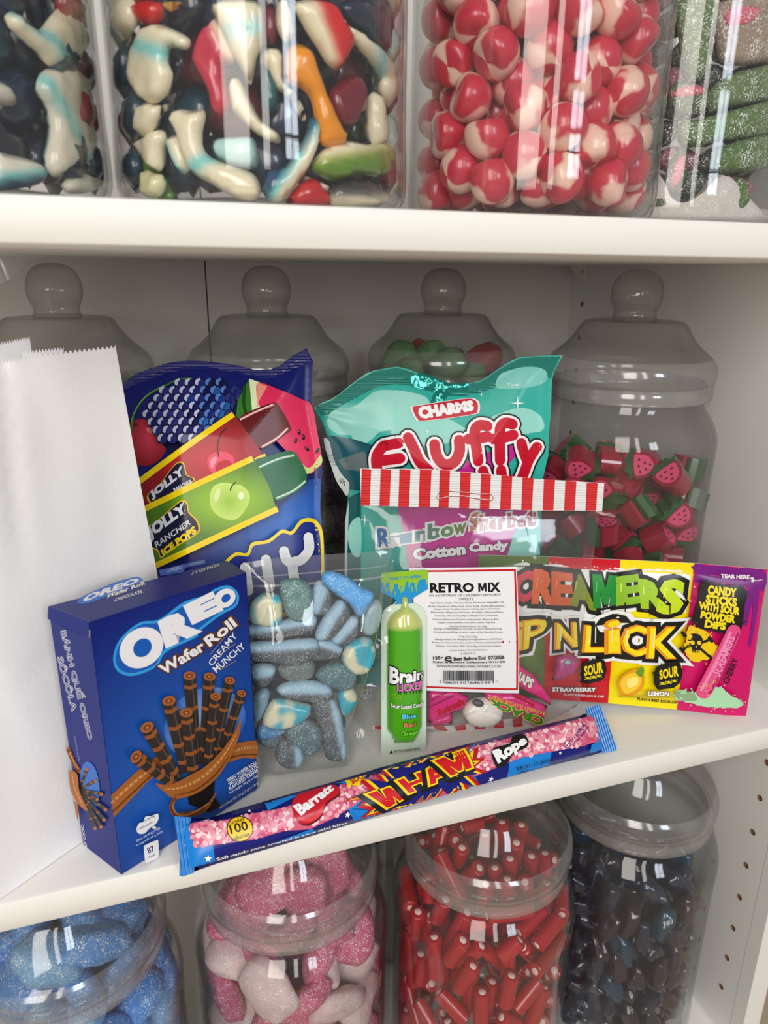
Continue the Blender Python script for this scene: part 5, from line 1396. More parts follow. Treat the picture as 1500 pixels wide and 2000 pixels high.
SUG = [
 ('sugared_bottle', 'bright light blue sugared bottle shape at the top right inside the clear pouch', [(690, 160), (740, 138), (800, 150), (880, 180), (950, 225), (1000, 270), (1080, 300), (1098, 350), (1060, 420), (1010, 495), (960, 490), (900, 400), (800, 330), (740, 280), (690, 230)], .0085, ('s', (84, 164, 226)), 'S'),
 ('sugared_dome', 'grey-green sugared dome at the top of the clear pouch, left of the light blue bottle', [(335, 230), (420, 205), (500, 210), (560, 250), (598, 340), (590, 470), (540, 545), (460, 550), (390, 500), (350, 400), (330, 300)], .0075, ('s', DOME), 'S'),
 ('marbled_dome', 'turquoise and cream marbled sweet at the top left of the clear pouch', [(80, 440), (150, 350), (230, 330), (320, 350), (345, 430), (335, 560), (260, 600), (100, 570)], .0065, ('m', 1.), 'M'),
 ('layered_slab', 'two-layer slab tilted just left of and below the light blue bottle', [(585, 430), (612, 300), (655, 235), (700, 250), (760, 330), (772, 440), (730, 505), (640, 515)], .003, ('a', (740, 285), (645, 505)), 'S'),
 ('layered_slab', 'two-layer slab with a whitish face slanting under the light blue bottle', [(635, 640), (700, 520), (800, 400), (850, 392), (900, 440), (895, 540), (760, 700), (650, 710)], .0065, ('a', (860, 420), (700, 690)), 'S'),
 ('layered_slab', 'lowest of the three slanting two-layer slabs beneath the light blue bottle', [(765, 715), (850, 580), (930, 530), (980, 540), (990, 620), (960, 720), (850, 770), (775, 740)], .004, ('a', (985, 570), (810, 750)), 'S'),
 ('pale_sweet', 'pale grey-blue sweet standing at the right edge of the clear pouch below the bottle', [(1015, 560), (1060, 440), (1130, 395), (1180, 420), (1190, 520), (1150, 650), (1080, 690), (1030, 660)], .003, ('s', (156, 184, 188)), 'M'),
 ('marbled_dome', 'turquoise and cream marbled sweet at the middle right of the clear pouch', [(850, 860), (900, 760), (1000, 705), (1080, 710), (1120, 800), (1100, 920), (1030, 1000), (930, 990), (870, 930)], .0065, ('m', 4.), 'M'),
 ('layered_slab', 'long two-layer slab lying flat under the top left marbled sweet in the clear pouch', [(80, 630), (150, 590), (380, 560), (520, 510), (600, 510), (635, 570), (600, 650), (450, 700), (250, 720), (90, 710)], .003, ('a', (620, 585), (80, 665)), 'S'),
 ('layered_slab', 'widest two-layer slab lying flat across the left of the clear pouch', [(90, 740), (300, 730), (480, 708), (600, 706), (640, 745), (650, 830), (560, 880), (440, 930), (250, 890), (90, 880)], .007, ('a', (640, 765), (90, 800)), 'S'),
 ('layered_slab', 'short two-layer slab to the right of the widest slab in the clear pouch', [(640, 730), (720, 720), (830, 770), (855, 810), (820, 870), (700, 900), (600, 900), (590, 850)], .0035, ('a', (860, 830), (640, 760)), 'S'),
 ('layered_slab', 'half hidden two-layer sweet at the left edge of the clear pouch, under the widest slab', [(100, 960), (180, 930), (280, 950), (290, 1010), (250, 1090), (180, 1130), (110, 1090)], .003, ('a', (285, 1015), (100, 1045)), 'S'),
 ('sugared_dome', 'grey sugared dome in the middle of the clear pouch', [(320, 960), (380, 920), (500, 890), (600, 900), (625, 980), (580, 1050), (450, 1080), (350, 1040)], .0035, ('s', (92, 110, 110)), 'S'),
 ('sugared_dome', 'dark teal sugared dome left of the middle right marbled sweet', [(640, 990), (720, 920), (840, 910), (950, 970), (960, 1050), (900, 1130), (760, 1110), (650, 1040)], .007, ('s', (62, 112, 120)), 'S'),
 ('layered_slab', 'flat two-layer slab across the middle of the pouch, above the lower marbled sweet', [(320, 1110), (420, 1065), (600, 1060), (720, 1090), (760, 1140), (760, 1220), (640, 1240), (420, 1210), (330, 1170)], .0065, ('a', (760, 1150), (320, 1150)), 'S'),
 ('pale_sweet', 'pale blue-grey sweet at the left edge of the pouch beside the lower marbled sweet', [(110, 1200), (200, 1140), (250, 1180), (230, 1290), (180, 1390), (115, 1410)], .003, ('s', (130, 164, 186)), 'M'),
 ('marbled_dome', 'cream and light blue marbled sweet at the lower left of the clear pouch', [(190, 1380), (250, 1240), (330, 1205), (500, 1240), (580, 1270), (540, 1370), (420, 1440), (310, 1460), (210, 1430)], .0075, ('m', 7.), 'M'),
 ('marbled_dome', 'dim turquoise marbled sweet at the lower right edge of the clear pouch', [(820, 1200), (900, 1130), (970, 1170), (985, 1250), (930, 1340), (860, 1370)], .002, ('m', 9.), 'M'),
 ('layered_slab', 'upright two-layer slab standing at the lower right of the clear pouch', [(610, 1250), (690, 1190), (760, 1200), (830, 1330), (860, 1480), (880, 1620), (870, 1710), (800, 1720), (710, 1680), (680, 1480), (620, 1340)], .0065, ('a', (850, 1720), (735, 1190)), 'S'),
 ('sugared_bottle', 'blue sugared sweet half hidden at the left, below the lower marbled sweet', [(130, 1490), (190, 1430), (300, 1460), (380, 1480), (320, 1540), (160, 1575)], .003, ('s', (62, 132, 186)), 'S'),
 ('sugared_dome', 'dark grey-blue sugared dome near the bottom of the pouch beside the upright slab', [(380, 1500), (450, 1410), (560, 1390), (660, 1450), (690, 1560), (640, 1660), (560, 1690), (450, 1640)], .005, ('s', (70, 104, 112)), 'S'),
 ('layered_slab', 'lowest sweet in the clear pouch, a dark rounded two-layer slab', [(290, 1640), (340, 1540), (440, 1570), (510, 1640), (515, 1720), (460, 1780), (360, 1770), (300, 1710)], .008, ('a', (460, 1790), (440, 1560)), 'S'),
]
for nm, lb, ol, lift, cs, mm in SUG:
    mb = MB()
    if cs[0] == 's': fn = solid(cs[1])
    elif cs[0] == 'm': fn = marble(CYN, CRM, 130, .0, cs[1])
    else: fn = across(pf, q5([cs[1]])[0], q5([cs[2]])[0], JEL, (126, 152, 170), FOAM, .0012)
    oc = np.mean(ol, 0); ol = [oc+(np.array(v_)-oc)*1.06 for v_ in ol]
    puff(mb, pf, cr(q5(ol), True, 3), .0085, lift-.001, SW if mm == 'S' else SWM, fn, L=.0017, D=.0042, rough=.0006)
    tag(mb.build(nm), lb, 'sweet', 'sweets in the clear pouch')
R_ = random.Random(12)
for k, (x, y) in enumerate(((230, 480), (520, 640), (800, 500), (930, 860), (200, 850), (470, 830), (720, 830), (200, 1250), (500, 1180), (830, 1120), (350, 1350), (650, 1380), (780, 1500), (260, 1600), (520, 1620), (1020, 620))):
    mb = MB(); a = R_.uniform(0, 3.1); c_ = R_.choice([DOMED, JEL, DOME, (90, 120, 140)])
    puff(mb, pf, q5(ell(x, y, 140, 90, a, 14)), .0075, -.0048, SW, solid(c_), L=.003, D=.0037, rough=.0006)
    tag(mb.build('sugared_dome'), 'dim sugared sweet in the back layer of the clear pouch', 'sweet', 'back layer of sweets in the clear pouch')
mb = MB(); GR = pm('sugar_grain', (232, 238, 242), rough=.3)
for _ in range(420):
    x, y = R_.uniform(170, 900), 1590+260*R_.betavariate(2.2, 1.6)
    if R_.random() < .25: x, y = R_.uniform(1000, 1110), R_.uniform(1100, 1230)
    u = pf.uv(q5([(x, y)])); u[:, 1] = np.maximum(u[:, 1], .0012); P = pf.P(u, R_.uniform(.001, .005))[0]; r = R_.uniform(.00012, .0003)
    mb.add([P+np.array(d)*r for d in ((1, 0, 0), (-1, .3, 0), (0, -1, .4), (0, .2, 1))], [(0, 1, 2), (0, 2, 3), (0, 3, 1), (1, 3, 2)], GR)
tag(mb.build('loose_sugar', smooth=False), 'fine loose sugar grains at the bottom of the clear pouch', 'sugar', kind='stuff')
# ---------------------------------------------------------------- the sweets inside the jars
def r_in(z):
    return np.interp(z, [0, .006, .02, .03, .15, .165, .178, .19, .2, .23, .25], [.060, .064, .066, .0652, .0652, .0668, .0652, .057, .0528, .0525, .036])


def pack(n, r, z0, z1, seed, it=260, top=None):
    """push n balls apart inside the jar until they rest side by side"""
    g = np.random.default_rng(seed); a = g.uniform(0, 2*math.pi, n); q = np.sqrt(g.uniform(0, 1, n))*.05
    P = np.stack([q*np.cos(a), q*np.sin(a), g.uniform(z0+r, z1-r, n)], 1)
    for k in range(it):
        D = P[:, None]-P[None]; d = np.sqrt((D**2).sum(-1))+np.eye(n); ov = np.clip(2*r-d, 0, None); np.fill_diagonal(ov, 0)
        P = P+(D/d[..., None]*ov[..., None]*.5).sum(1)*.7
        P[:, 2] = np.clip(P[:, 2]-.00006, z0+r, z1-r*.6)
        lim = r_in(P[:, 2])-r*.92; h = np.hypot(P[:, 0], P[:, 1]); f = np.minimum(1, lim/np.maximum(h, 1e-9)); P[:, :2] *= f[:, None]
    return P


def lump(seed, rx, ry, rz, amp=.18, n=3):
    """a soft uneven lump"""
    import bmesh
    bm = bmesh.new(); bmesh.ops.create_icosphere(bm, subdivisions=n, radius=1)
    for v in bm.verts:
        k = 1+amp*noise.noise(v.co*1.5+Vector((seed*3.1, seed, 0)))
        c = v.co*k; e = .78
        v.co = Vector((math.copysign(abs(c.x)**e, c.x)*rx, math.copysign(abs(c.y)**e, c.y)*ry, math.copysign(abs(c.z)**e, c.z)*rz))
    me = bpy.data.meshes.new('lump'); bm.to_mesh(me); bm.free()
    me.polygons.foreach_set('use_smooth', [True]*len(me.polygons))
    return me


def inside(me, rot, p):
    """draw a piece in until no corner of it touches the jar"""
    V = np.array([v.co for v in me.vertices])@np.array(rot.to_matrix()).T
    for _ in range(4):
        Q = V+p; h = np.hypot(Q[:, 0], Q[:, 1]); ex = (h-r_in(Q[:, 2])+.0012).max()
        if ex > 0: p = p-np.array([p[0], p[1], 0])/max(1e-6, np.hypot(p[0], p[1]))*ex
        lo = (V+p)[:, 2].min()
        if lo < .0065: p = p+np.array([0, 0, .0065-lo])
    return p


def scatter(name, label, cat, group, meshes, P, base, seed, mats=None):
    g = random.Random(seed)
    for p in P:
        me = g.choice(meshes)
        o = bpy.data.objects.new(name, me); COL.objects.link(o)
        o.rotation_euler = (g.uniform(0, 6.28), g.uniform(0, 6.28), g.uniform(0, 6.28))
        p = inside(me, o.rotation_euler, p)
        o.location = Vector(base)+Vector(p.tolist())
        tag(o, label, cat, group)


def withmat(me, m):
    c = me.copy(); c.materials.clear(); c.materials.append(m); return c


# red and white swirled domes
KM = sweet_mat('swirled_dome', rough=.28, sss=.2, rgb=(198, 46, 68), coat=.3, stripes=(2., 60., .35, (240, 200, 182)))
kis = []
for k in range(3):
    mb = MB(); lathe(mb, cr([(0, -.0088), (.0072, -.0086), (.0104, -.0068), (.0116, -.003), (.0114, .0016), (.0098, .0056), (.0068, .0088), (.0034, .0104), (0, .0108)], False, 3), KM, 28)
    V = mb.v[0]; s_ = np.array([noise.noise((v[0]*70+k*5, v[1]*70, v[2]*70)) for v in V]); mb.v[0] = V*(1+.06*s_[:, None])*np.array([1, .96+.05*k, 1]); mb.v[0] = mb.v[0]*.97; kis.append(mb.mesh('swirled_dome', origin=(0, 0, 0)))
x, y = UP_J[2]
scatter('swirled_dome', 'red and white swirled dome sweet packed in the second upper-shelf jar from the right', 'sweet', 'swirled domes in the upper jar', kis, pack(205, .0107, .006, .168, 1), (x, y, ZU), 1)

# red tube slices with pink faces and a green leaf crown
ST_R = pm('dark_red_jelly', (150, 14, 44), rough=.18, coat=.5, sss=.15); ST_P = pm('pink_cut_face', (226, 74, 122), rough=.4); ST_S = pm('dark_seed', (96, 10, 34), rough=.3); ST_G = pm('green_jelly', (36, 84, 38), rough=.25, coat=.4, sss=.15)
body = cr([(-.0095, -.006), (-.0105, 0), (-.0085, .007), (-.003, .0115), (.003, .0115), (.0085, .007), (.0105, 0), (.0095, -.006)], True, 3)*.95
face = cr([(-.0072, -.0052), (-.0082, 0), (-.006, .006), (0, .0092), (.006, .006), (.0082, 0), (.0072, -.0052)], True, 3)*.95


def prism(mb, P, h, m):
    n = len(P); V = [(x, y, -h) for x, y in P]+[(x, y, h) for x, y in P]
    _, T = tess([P]); T = orient(P, T)
    mb.add(V, [(i, (i+1) % n, (i+1) % n+n, i+n) for i in range(n)]+[(a+n, b+n, c+n) for a, b, c in T]+[(c, b, a) for a, b, c in T], m)


crown = np.array([(-.0098, -.0064), (-.012, -.0105), (-.0075, -.0095), (-.0045, -.0135), (0, -.0102), (.0045, -.0135), (.0075, -.0095), (.012, -.0105), (.0098, -.0064)])*.95
SB, SLF = [], []
for k in range(2):
    mb = MB(); h = .0075+.0015*k; prism(mb, body, h, ST_R)
    for s_ in (1, -1):
        _, T = tess([face]); T = orient(face, T); mb.add([(x, y, s_*(h+.00012)) for x, y in face], T if s_ > 0 else [t[::-1] for t in T], ST_P)
        for sx, sy in ((-.004, -.0015), (.001, -.002), (.0052, -.001), (-.0015, .0025), (.0032, .003), (0, .0062)):
            e_ = ell(sx, sy, .00125, .0009, 0, 8); mb.add([(a, b, s_*(h+.00024)) for a, b in e_], [tuple(range(8)) if s_ > 0 else tuple(range(7, -1, -1))], ST_S)
    SB.append(mb.mesh('body', smooth=False, origin=(0, 0, 0))); mb = MB(); prism(mb, crown[::-1] if False else crown, h, ST_G); SLF.append(mb.mesh('leaf_crown', smooth=False, origin=(0, 0, 0)))
x, y = MID_J[3]; g = random.Random(8)
for p in pack(126, .0126, .004, .172, 5):
    k = g.randrange(2); t = empty('fruit_slice_sweet', (x+p[0], y+p[1], .0003+p[2]), 'dark red sweet with a pink seeded face and green crown in the right corner jar', 'sweet', 'pink-faced sweets in the corner jar')
    t.rotation_euler = (g.uniform(0, 6.28), g.uniform(0, 6.28), g.uniform(0, 6.28))
    for nm, me in (('body', SB[k]), ('leaf_crown', SLF[k])):
        o = bpy.data.objects.new(nm, me); COL.objects.link(o); o.parent = t

# other middle jars
SUGM = {}


def sug(key, rgb, sugar=.16, **k):
    return sweet_mat('sugared_'+key, rough=.5, sss=.2, sugar=sugar, rgb=rgb, sscale=1900, bump=.45, **k)


LS = [lump(k, .0165, .0135, .0105, .2) for k in range(4)]
x, y = MID_J[0]
scatter('sugared_lump', 'dark red sugared lump in the back jar behind the white paper bag', 'sweet', 'red lumps in the back left jar', [withmat(m, sug('red', (150, 26, 42))) for m in LS], pack(34, .0138, .13, .235, 3), (x, y, .0003), 3)
x, y = MID_J[1]
ps_ = pack(88, .0138, .004, .165, 4)
for k, (nm, rgb) in enumerate((('navy', (44, 52, 82)), ('plum', (66, 40, 66)), ('olive', (96, 100, 84)))):
    scatter('sugared_lump', ('dark navy', 'dark plum', 'dull olive')[k]+' sugared lump in the jar behind the blue ice pops bag', 'sweet', nm+' lumps in the back jar', [withmat(m, sug(nm, rgb)) for m in LS], ps_[k::3] if k < 2 else ps_[2::3], (x, y, .0003), 4+k)
x, y = MID_J[2]
ps_ = pack(46, .0136, .12, .243, 6); ps_ = ps_[np.argsort(ps_[:, 2])]
scatter('sugared_lump', 'green lump in the back jar behind the teal candyfloss bag', 'sweet', 'green lumps in the back jar', [withmat(m, sug('green', (96, 148, 96), .08)) for m in LS], ps_[1::2], (x, y, .0003), 8)
scatter('sugared_lump', 'red lump in the back jar behind the teal candyfloss bag', 'sweet', 'red lumps in the back jar', [withmat(m, sug('crimson', (168, 34, 52), .08)) for m in LS], ps_[0::2], (x, y, .0003), 9)

# lowest shelf
x, y = LOW_J[0]
LB = [lump(10+k, .0215, .0145, .0095, .35) for k in range(5)]
scatter('sugared_sweet', 'light blue sugared sweet in the lowest-shelf jar at the left', 'sweet', 'blue sugared sweets in the lowest left jar', [withmat(m, sug('blue', c, .34)) for m in LB for c in ((66, 134, 205),)]+[withmat(m, sug('paleblue', (110, 166, 214), .36)) for m in LB[:2]], pack(120, .0144, .03, .236, 11), (x, y, ZB), 11)
x, y = LOW_J[1]
LP = [lump(20+k, .021, .0165, .0085, .3) for k in range(5)]
ps_ = pack(104, .015, .03, .236, 12)
scatter('sugared_sweet', 'pink sugared sweet in the pink and white jar on the lowest shelf', 'sweet', 'pink sweets in the lowest-shelf jar', [withmat(m, sug('pink', (192, 84, 118), .3)) for m in LP], ps_[np.arange(len(ps_)) % 5 < 3], (x, y, ZB), 13)
scatter('sugared_sweet', 'whitish sugared sweet in the pink and white jar on the lowest shelf', 'sweet', 'whitish sweets in the lowest-shelf jar', [withmat(m, sug('whitish', (212, 186, 184), .3)) for m in LP], ps_[np.arange(len(ps_)) % 5 > 2], (x, y, ZB), 14)
x, y = LOW_J[3]
LN = [lump(30+k, .014, .008, .007, .5) for k in range(5)]
ps_ = pack(290, .0098, .005, .158, 15, it=180)
for k, (nm, rgb, sl) in enumerate((('navy', (14, 24, 50), slice(0, 195)), ('purple', (28, 18, 38), slice(195, 272)), ('teal', (10, 56, 80), slice(272, 290)))):
    scatter('jelly_sweet', ('dark navy', 'dark purple', 'teal blue')[k]+' jelly sweet in the lowest-shelf jar by the peg-holed side panel', 'sweet', nm+' jellies in the lowest right jar', [withmat(m, pm('jelly_'+nm, rgb, rough=.12, coat=.5, sss=.1)) for m in LN], ps_[sl], (x, y, ZB), 16+k)
x, y = BACK_J[0]
scatter('dark_sweet', 'dark brown sweet in the back jar on the lowest shelf', 'sweet', 'dark sweets in the lowest back jar', [withmat(m, pm('dark_brown_sweet', (58, 48, 40), rough=.4)) for m in LN], pack(120, .0116, .13, .215, 19, it=120), (x, y, ZB), 19)
x, y = BACK_J[1]
scatter('blue_sweet', 'blue sweet in the hidden back jar behind the navy jar', 'sweet', 'blue sweets in the lowest back jar', [withmat(m, pm('blue_back_sweet', (26, 84, 120), rough=.2, coat=.4)) for m in LS], pack(36, .0138, .12, .215, 21), (x, y, ZB), 21)

# red filled tubes
RT_M = pm('red_tube_skin', (176, 12, 26), rough=.22, coat=.3, sss=.15); RT_C = pm('white_tube_core', (240, 214, 208), rough=.5)
x, y = LOW_J[2]; g = random.Random(31)
TM = {}
for L_ in (.018, .026, .034, .044):
    mb = MB(); lathe(mb, [(0, -L_/2), (.0048, -L_/2), (.0056, -L_/2+.0007), (.0058, 0), (.0056, L_/2-.0007), (.0048, L_/2), (0, L_/2)], RT_M, 16)
    o_ = MB(); a = MB(); lathe(a, [(0, L_/2+.0003), (.0024, L_/2+.00025), (.0026, L_/2)], RT_C, 12); lathe(a, [(.0026, -L_/2), (.0024, -L_/2-.00025), (0, -L_/2-.0003)], RT_C, 12)
    TM[L_] = (hardsm, mb.mesh('skin', origin=(0, 0, 0)), a.mesh('white_core', origin=(0, 0, 0))); TM[L_][1].set_sharp_from_angle(angle=.8)


def seg2(p, q, r, s):
    """distance between two flat segments"""
    def ps(a, b, c):
        ab = b-a; t = np.clip(((c-a)@ab)/(ab@ab), 0, 1); return np.hypot(*(c-a-ab*t))
    def cross(a, b): return a[0]*b[1]-a[1]*b[0]
    d1 = cross(q-p, r-p)*cross(q-p, s-p); d2 = cross(s-r, p-r)*cross(s-r, q-r)
    if d1 < 0 and d2 < 0: return 0.
    return min(ps(p, q, r), ps(p, q, s), ps(r, s, p), ps(r, s, q))


nt = 0
for Rk, zlo, zhi, tries in ((.0575, .03, .176, 6000), (.0455, .03, .195, 4000), (.0335, .08, .21, 1800), (.0215, .14, .215, 900)):
    segs = []
    for _ in range(tries):
        L_ = (g.choice((.026, .034, .044)) if Rk > .03 else .026) if _ < tries*.6 else .018; u = g.uniform(-math.pi, math.pi)*Rk; v = g.uniform(zlo, zhi); al = g.uniform(0, math.pi)
        if g.random() < .35: al = g.gauss(math.pi/2, .35)
        d = np.array([math.cos(al), math.sin(al)])*L_/2; c = np.array([u, v])
        if v+abs(d[1]) > zhi+.004 or v-abs(d[1]) < zlo-.004: continue
        if abs(d[0]) > Rk*.42: continue
        if any(seg2(c-d*.8, c+d*.8, s0, s1) < .0117 for s0, s1 in segs): continue
        segs.append((c-d*.8, c+d*.8)); th = u/Rk
        tang = Vector((-math.sin(th), math.cos(th), 0))*math.cos(al)+Vector((0, 0, 1))*math.sin(al)
        rk = min(Rk, r_in(v+abs(d[1]))-.0075) if v > .16 else Rk
        t = empty('filled_tube', (x+rk*math.cos(th), y+rk*math.sin(th), ZB+v), 'glossy red filled tube in the red jar on the lowest shelf', 'sweet', 'red tubes in the lowest-shelf jar')
        t.rotation_euler = tang.to_track_quat('Z', 'Y').to_euler(); nt += 1
        for nm, me in (('skin', TM[L_][1]), ('white_core', TM[L_][2])):
            o = bpy.data.objects.new(nm, me); COL.objects.link(o); o.parent = t

# jelly shapes of the two left upper jars: outlines lie against the wall of the jar
JM = sweet_mat('two_tone_jelly', rough=.25, sss=.3, coat=.45)
CRE, TUR, NVY, RDJ = (236, 226, 196), (120, 206, 204), (14, 34, 62), (196, 22, 36)


def bandfn(sh, p, q, w, base, bc):
    a, b = sh.uv([p]), sh.uv([q]); a, b = a[0], b[0]; d = (b-a)/np.hypot(*(b-a)); nn = np.array([-d[1], d[0]]); base, bc = np.array(lin(base)), np.array(lin(bc))
    def fn(V, H):
        k = np.exp(-(((V-a)@nn)/w)**2)[:, None]; side = np.clip(-H*1.6, 0, 1)[:, None]
        k = np.maximum(k, side*.9)
        return base*(1-k)+bc*k
    return fn


def jelly(sh, name, label, pts, lift, thick, fn, group):
    mb = MB(); puff(mb, sh, cr(pts, True, 3), thick, lift, JM, fn, L=.0026, D=thick*.5, rough=.0012)
    return tag(mb.build(name), label, 'sweet', group)


for jn, where, pieces in ((1, 'in the mixed jar', [
  ('cream and turquoise dolphin curled head down at the left', [(252, 70), (269, 46), (294, 42), (336, 56), (360, 72), (352, 92), (318, 88), (311, 112), (322, 140), (314, 174), (294, 196), (269, 196), (246, 168), (238, 126), (246, 92)], ('b', (250, 84), (320, 104), CRE, TUR), -.003),
  ('cream tail piece under the curled dolphin', [(224, 221), (258, 196), (294, 202), (311, 196), (314, 207), (291, 224), (269, 260), (249, 260)], ('s', CRE), -.004),
  ('cream wedge low at the left', [(234, 277), (252, 260), (280, 248), (298, 258), (288, 286), (286, 330), (266, 325), (252, 302)], ('s', CRE), -.006),
  ('small cream piece standing on the jar bottom at the left', [(263, 332), (280, 336), (300, 340), (302, 353), (294, 382), (266, 382)], ('s', (228, 222, 176)), -.0035),
  ('small white-faced piece beside the whale tail', [(298, 268), (312, 258), (330, 262), (345, 300), (350, 322), (335, 336), (318, 325), (305, 295)], ('b', (300, 275), (330, 335), CRE, TUR), -.0065),
  ('big cream whale with a forked tail at the bottom', [(316, 222), (335, 209), (362, 212), (385, 209), (391, 225), (384, 255), (386, 285), (405, 305), (450, 322), (490, 335), (508, 360), (505, 382), (480, 390), (440, 378), (400, 355), (370, 340), (350, 318), (338, 285), (325, 250)], ('b', (366, 330), (410, 302), CRE, TUR), -.0035),
  ('red and cream shape left of centre', [(357, 100), (372, 55), (390, 38), (410, 24), (430, 50), (450, 95), (448, 115), (428, 118), (432, 160), (438, 200), (420, 225), (402, 210), (385, 160), (360, 115)], ('a', (395, 20), (446, 130), CRE, (222, 140, 140), (198, 44, 70)), -.0055),
  ('broad pale turquoise and cream fish at the top', [(405, 0), (500, -6), (516, 60), (500, 110), (488, 160), (470, 132), (450, 100), (428, 50)], ('b', (430, 60), (500, 50), CRE, (170, 220, 214)), -.0035),
  ('wine-red strip near the top', [(512, 20), (525, -5), (542, 0), (546, 70), (530, 76), (516, 58)], ('s', (112, 20, 48)), -.0065),
  ('cream finger at the top centre', [(546, -4), (570, -4), (580, 50), (572, 72), (556, 70), (542, 40)], ('s', CRE), -.004),
  ('red and cream fish slanting at the top right', [(585, -5), (660, -5), (692, 40), (708, 70), (700, 100), (680, 132), (656, 122), (630, 85), (600, 40)], ('a', (622, -10), (676, 138), (214, 20, 30), (230, 140, 120), CRE), -.0045),
  ('orange jelly shape', [(565, 95), (590, 80), (620, 95), (632, 130), (645, 170), (665, 215), (690, 260), (684, 280), (640, 282), (626, 240), (615, 190), (590, 165), (566, 152)], ('s', (238, 150, 8)), -.0035),
  ('cream curl left of the orange shape', [(512, 92), (545, 82), (562, 100), (563, 150), (588, 172), (606, 200), (612, 225), (600, 225), (575, 180), (540, 160)], ('s', CRE), -.0075),
  ('dark wine-red shape right of the orange one', [(664, 172), (690, 152), (715, 140), (734, 165), (734, 200), (716, 240), (692, 246), (668, 218)], ('s', (116, 14, 38)), -.006),
  ('white and turquoise strip curving down the right edge', [(664, 12), (700, 45), (740, 70), (775, 110), (792, 170), (784, 186), (756, 132), (715, 84), (672, 36)], ('b', (740, 60), (760, 130), CRE, TUR), -.0042),
  ('navy fish at the top right corner', [(690, -5), (775, -5), (788, 60), (792, 120), (770, 92), (735, 58), (700, 30)], ('s', NVY), -.0065),
  ('cream strip standing near the right edge', [(745, 186), (758, 180), (768, 230), (770, 274), (752, 284), (744, 240)], ('s', CRE), -.0045),
  ('dark teal chunk in the middle', [(510, 126), (530, 120), (548, 150), (548, 205), (512, 206)], ('s', (0, 84, 88)), -.0085),
  ('cream finger slanting down in the middle', [(440, 152), (460, 146), (480, 180), (510, 230), (548, 256), (546, 276), (500, 256), (465, 226), (442, 200)], ('s', CRE), -.005),
  ('blue and cream crescent at the bottom', [(512, 372), (522, 335), (560, 322), (600, 270), (612, 228), (628, 225), (637, 250), (620, 310), (590, 352), (560, 386), (535, 393)], ('a', (632, 236), (530, 384), CRE, TUR, (12, 72, 112)), -.0035),
  ('green and cream shape low at the right', [(618, 322), (642, 290), (690, 272), (740, 280), (772, 275), (788, 300), (790, 335), (770, 346), (720, 340), (670, 352), (634, 340)], ('a', (615, 312), (760, 288), CRE, (190, 190, 110), (104, 146, 38)), -.0045),
  ('red piece on the jar bottom', [(562, 394), (598, 352), (630, 346), (652, 372), (660, 400), (600, 402)], ('s', (188, 28, 40)), -.0055),
  ('cream piece with a pink tip beneath the green shape', [(604, 338), (640, 346), (672, 362), (664, 378), (630, 370)], ('s', (240, 214, 200)), -.009),
  ('charcoal and cream piece at the bottom right', [(664, 360), (700, 348), (740, 352), (772, 375), (778, 398), (664, 402)], ('a', (640, 382), (740, 380), (48, 48, 54), (120, 120, 110), CRE), -.004),
  ('pale aqua piece behind the glare at lower centre', [(398, 268), (445, 260), (490, 262), (502, 300), (490, 325), (412, 308)], ('s', (176, 214, 212)), -.0075),
  ('green piece at the bottom left', [(222, 292), (240, 287), (275, 342), (300, 376), (318, 390), (244, 386), (226, 340)], ('s', (74, 118, 22)), -.0095),
  ('red piece at the top left corner', [(222, -4), (292, -4), (286, 38), (262, 46), (236, 24)], ('s', (206, 22, 20)), -.0045),
  ('small orange tip at the top left', [(296, -4), (340, -4), (314, 14)], ('s', (240, 160, 20)), -.0045),
 ]), (0, 'in the navy and white jar', [
  ('cream heart-shaped tail at the top', [(22, 36), (40, 18), (70, 40), (95, 56), (120, 30), (146, 10), (168, 36), (180, 80), (170, 122), (120, 130), (96, 104), (60, 74)], ('b', (60, 30), (100, 70), CRE, TUR), -.0035),
  ('long cream and turquoise dolphin beneath the tail', [(112, 134), (176, 130), (190, 180), (205, 230), (212, 280), (196, 322), (160, 332), (126, 345), (112, 310), (124, 260), (120, 215), (94, 165)], ('b', (100, 150), (150, 240), (226, 218, 198), (130, 206, 200)), -.0045),
  ('cream and dark blue fish lying on the bottom', [(-14, 296), (30, 300), (80, 312), (104, 328), (104, 352), (60, 366), (-14, 366)], ('a', (-14, 346), (110, 332), (230, 224, 208), TUR, (10, 56, 92)), -.0035),
  ('round cream end low at the right', [(146, 358), (162, 342), (190, 336), (213, 346), (210, 372), (180, 378), (150, 376)], ('s', (218, 214, 192)), -.004),
  ('pale piece at the left edge of the picture', [(-12, 150), (20, 152), (50, 172), (56, 198), (30, 202), (-12, 190)], ('s', (200, 196, 186)), -.0065),
 ])):
    cx, cy = UP_J[jn]; sh = CylSheet(cx, cy, ZU, .0648)
    for lb, pts, cs, lift in pieces:
        fn = solid(cs[1]) if cs[0] == 's' else (bandfn(sh, cs[1], cs[2], .003, cs[3], cs[4]) if cs[0] == 'b' else across(sh, cs[1], cs[2], cs[3], cs[4], cs[5], .0022))
        jelly(sh, 'jelly_shape', lb+' '+where, pts, lift-.0012, .0085 if lift < -.0034 else .0075, fn, 'jelly shapes '+where)
    g = random.Random(40+jn)
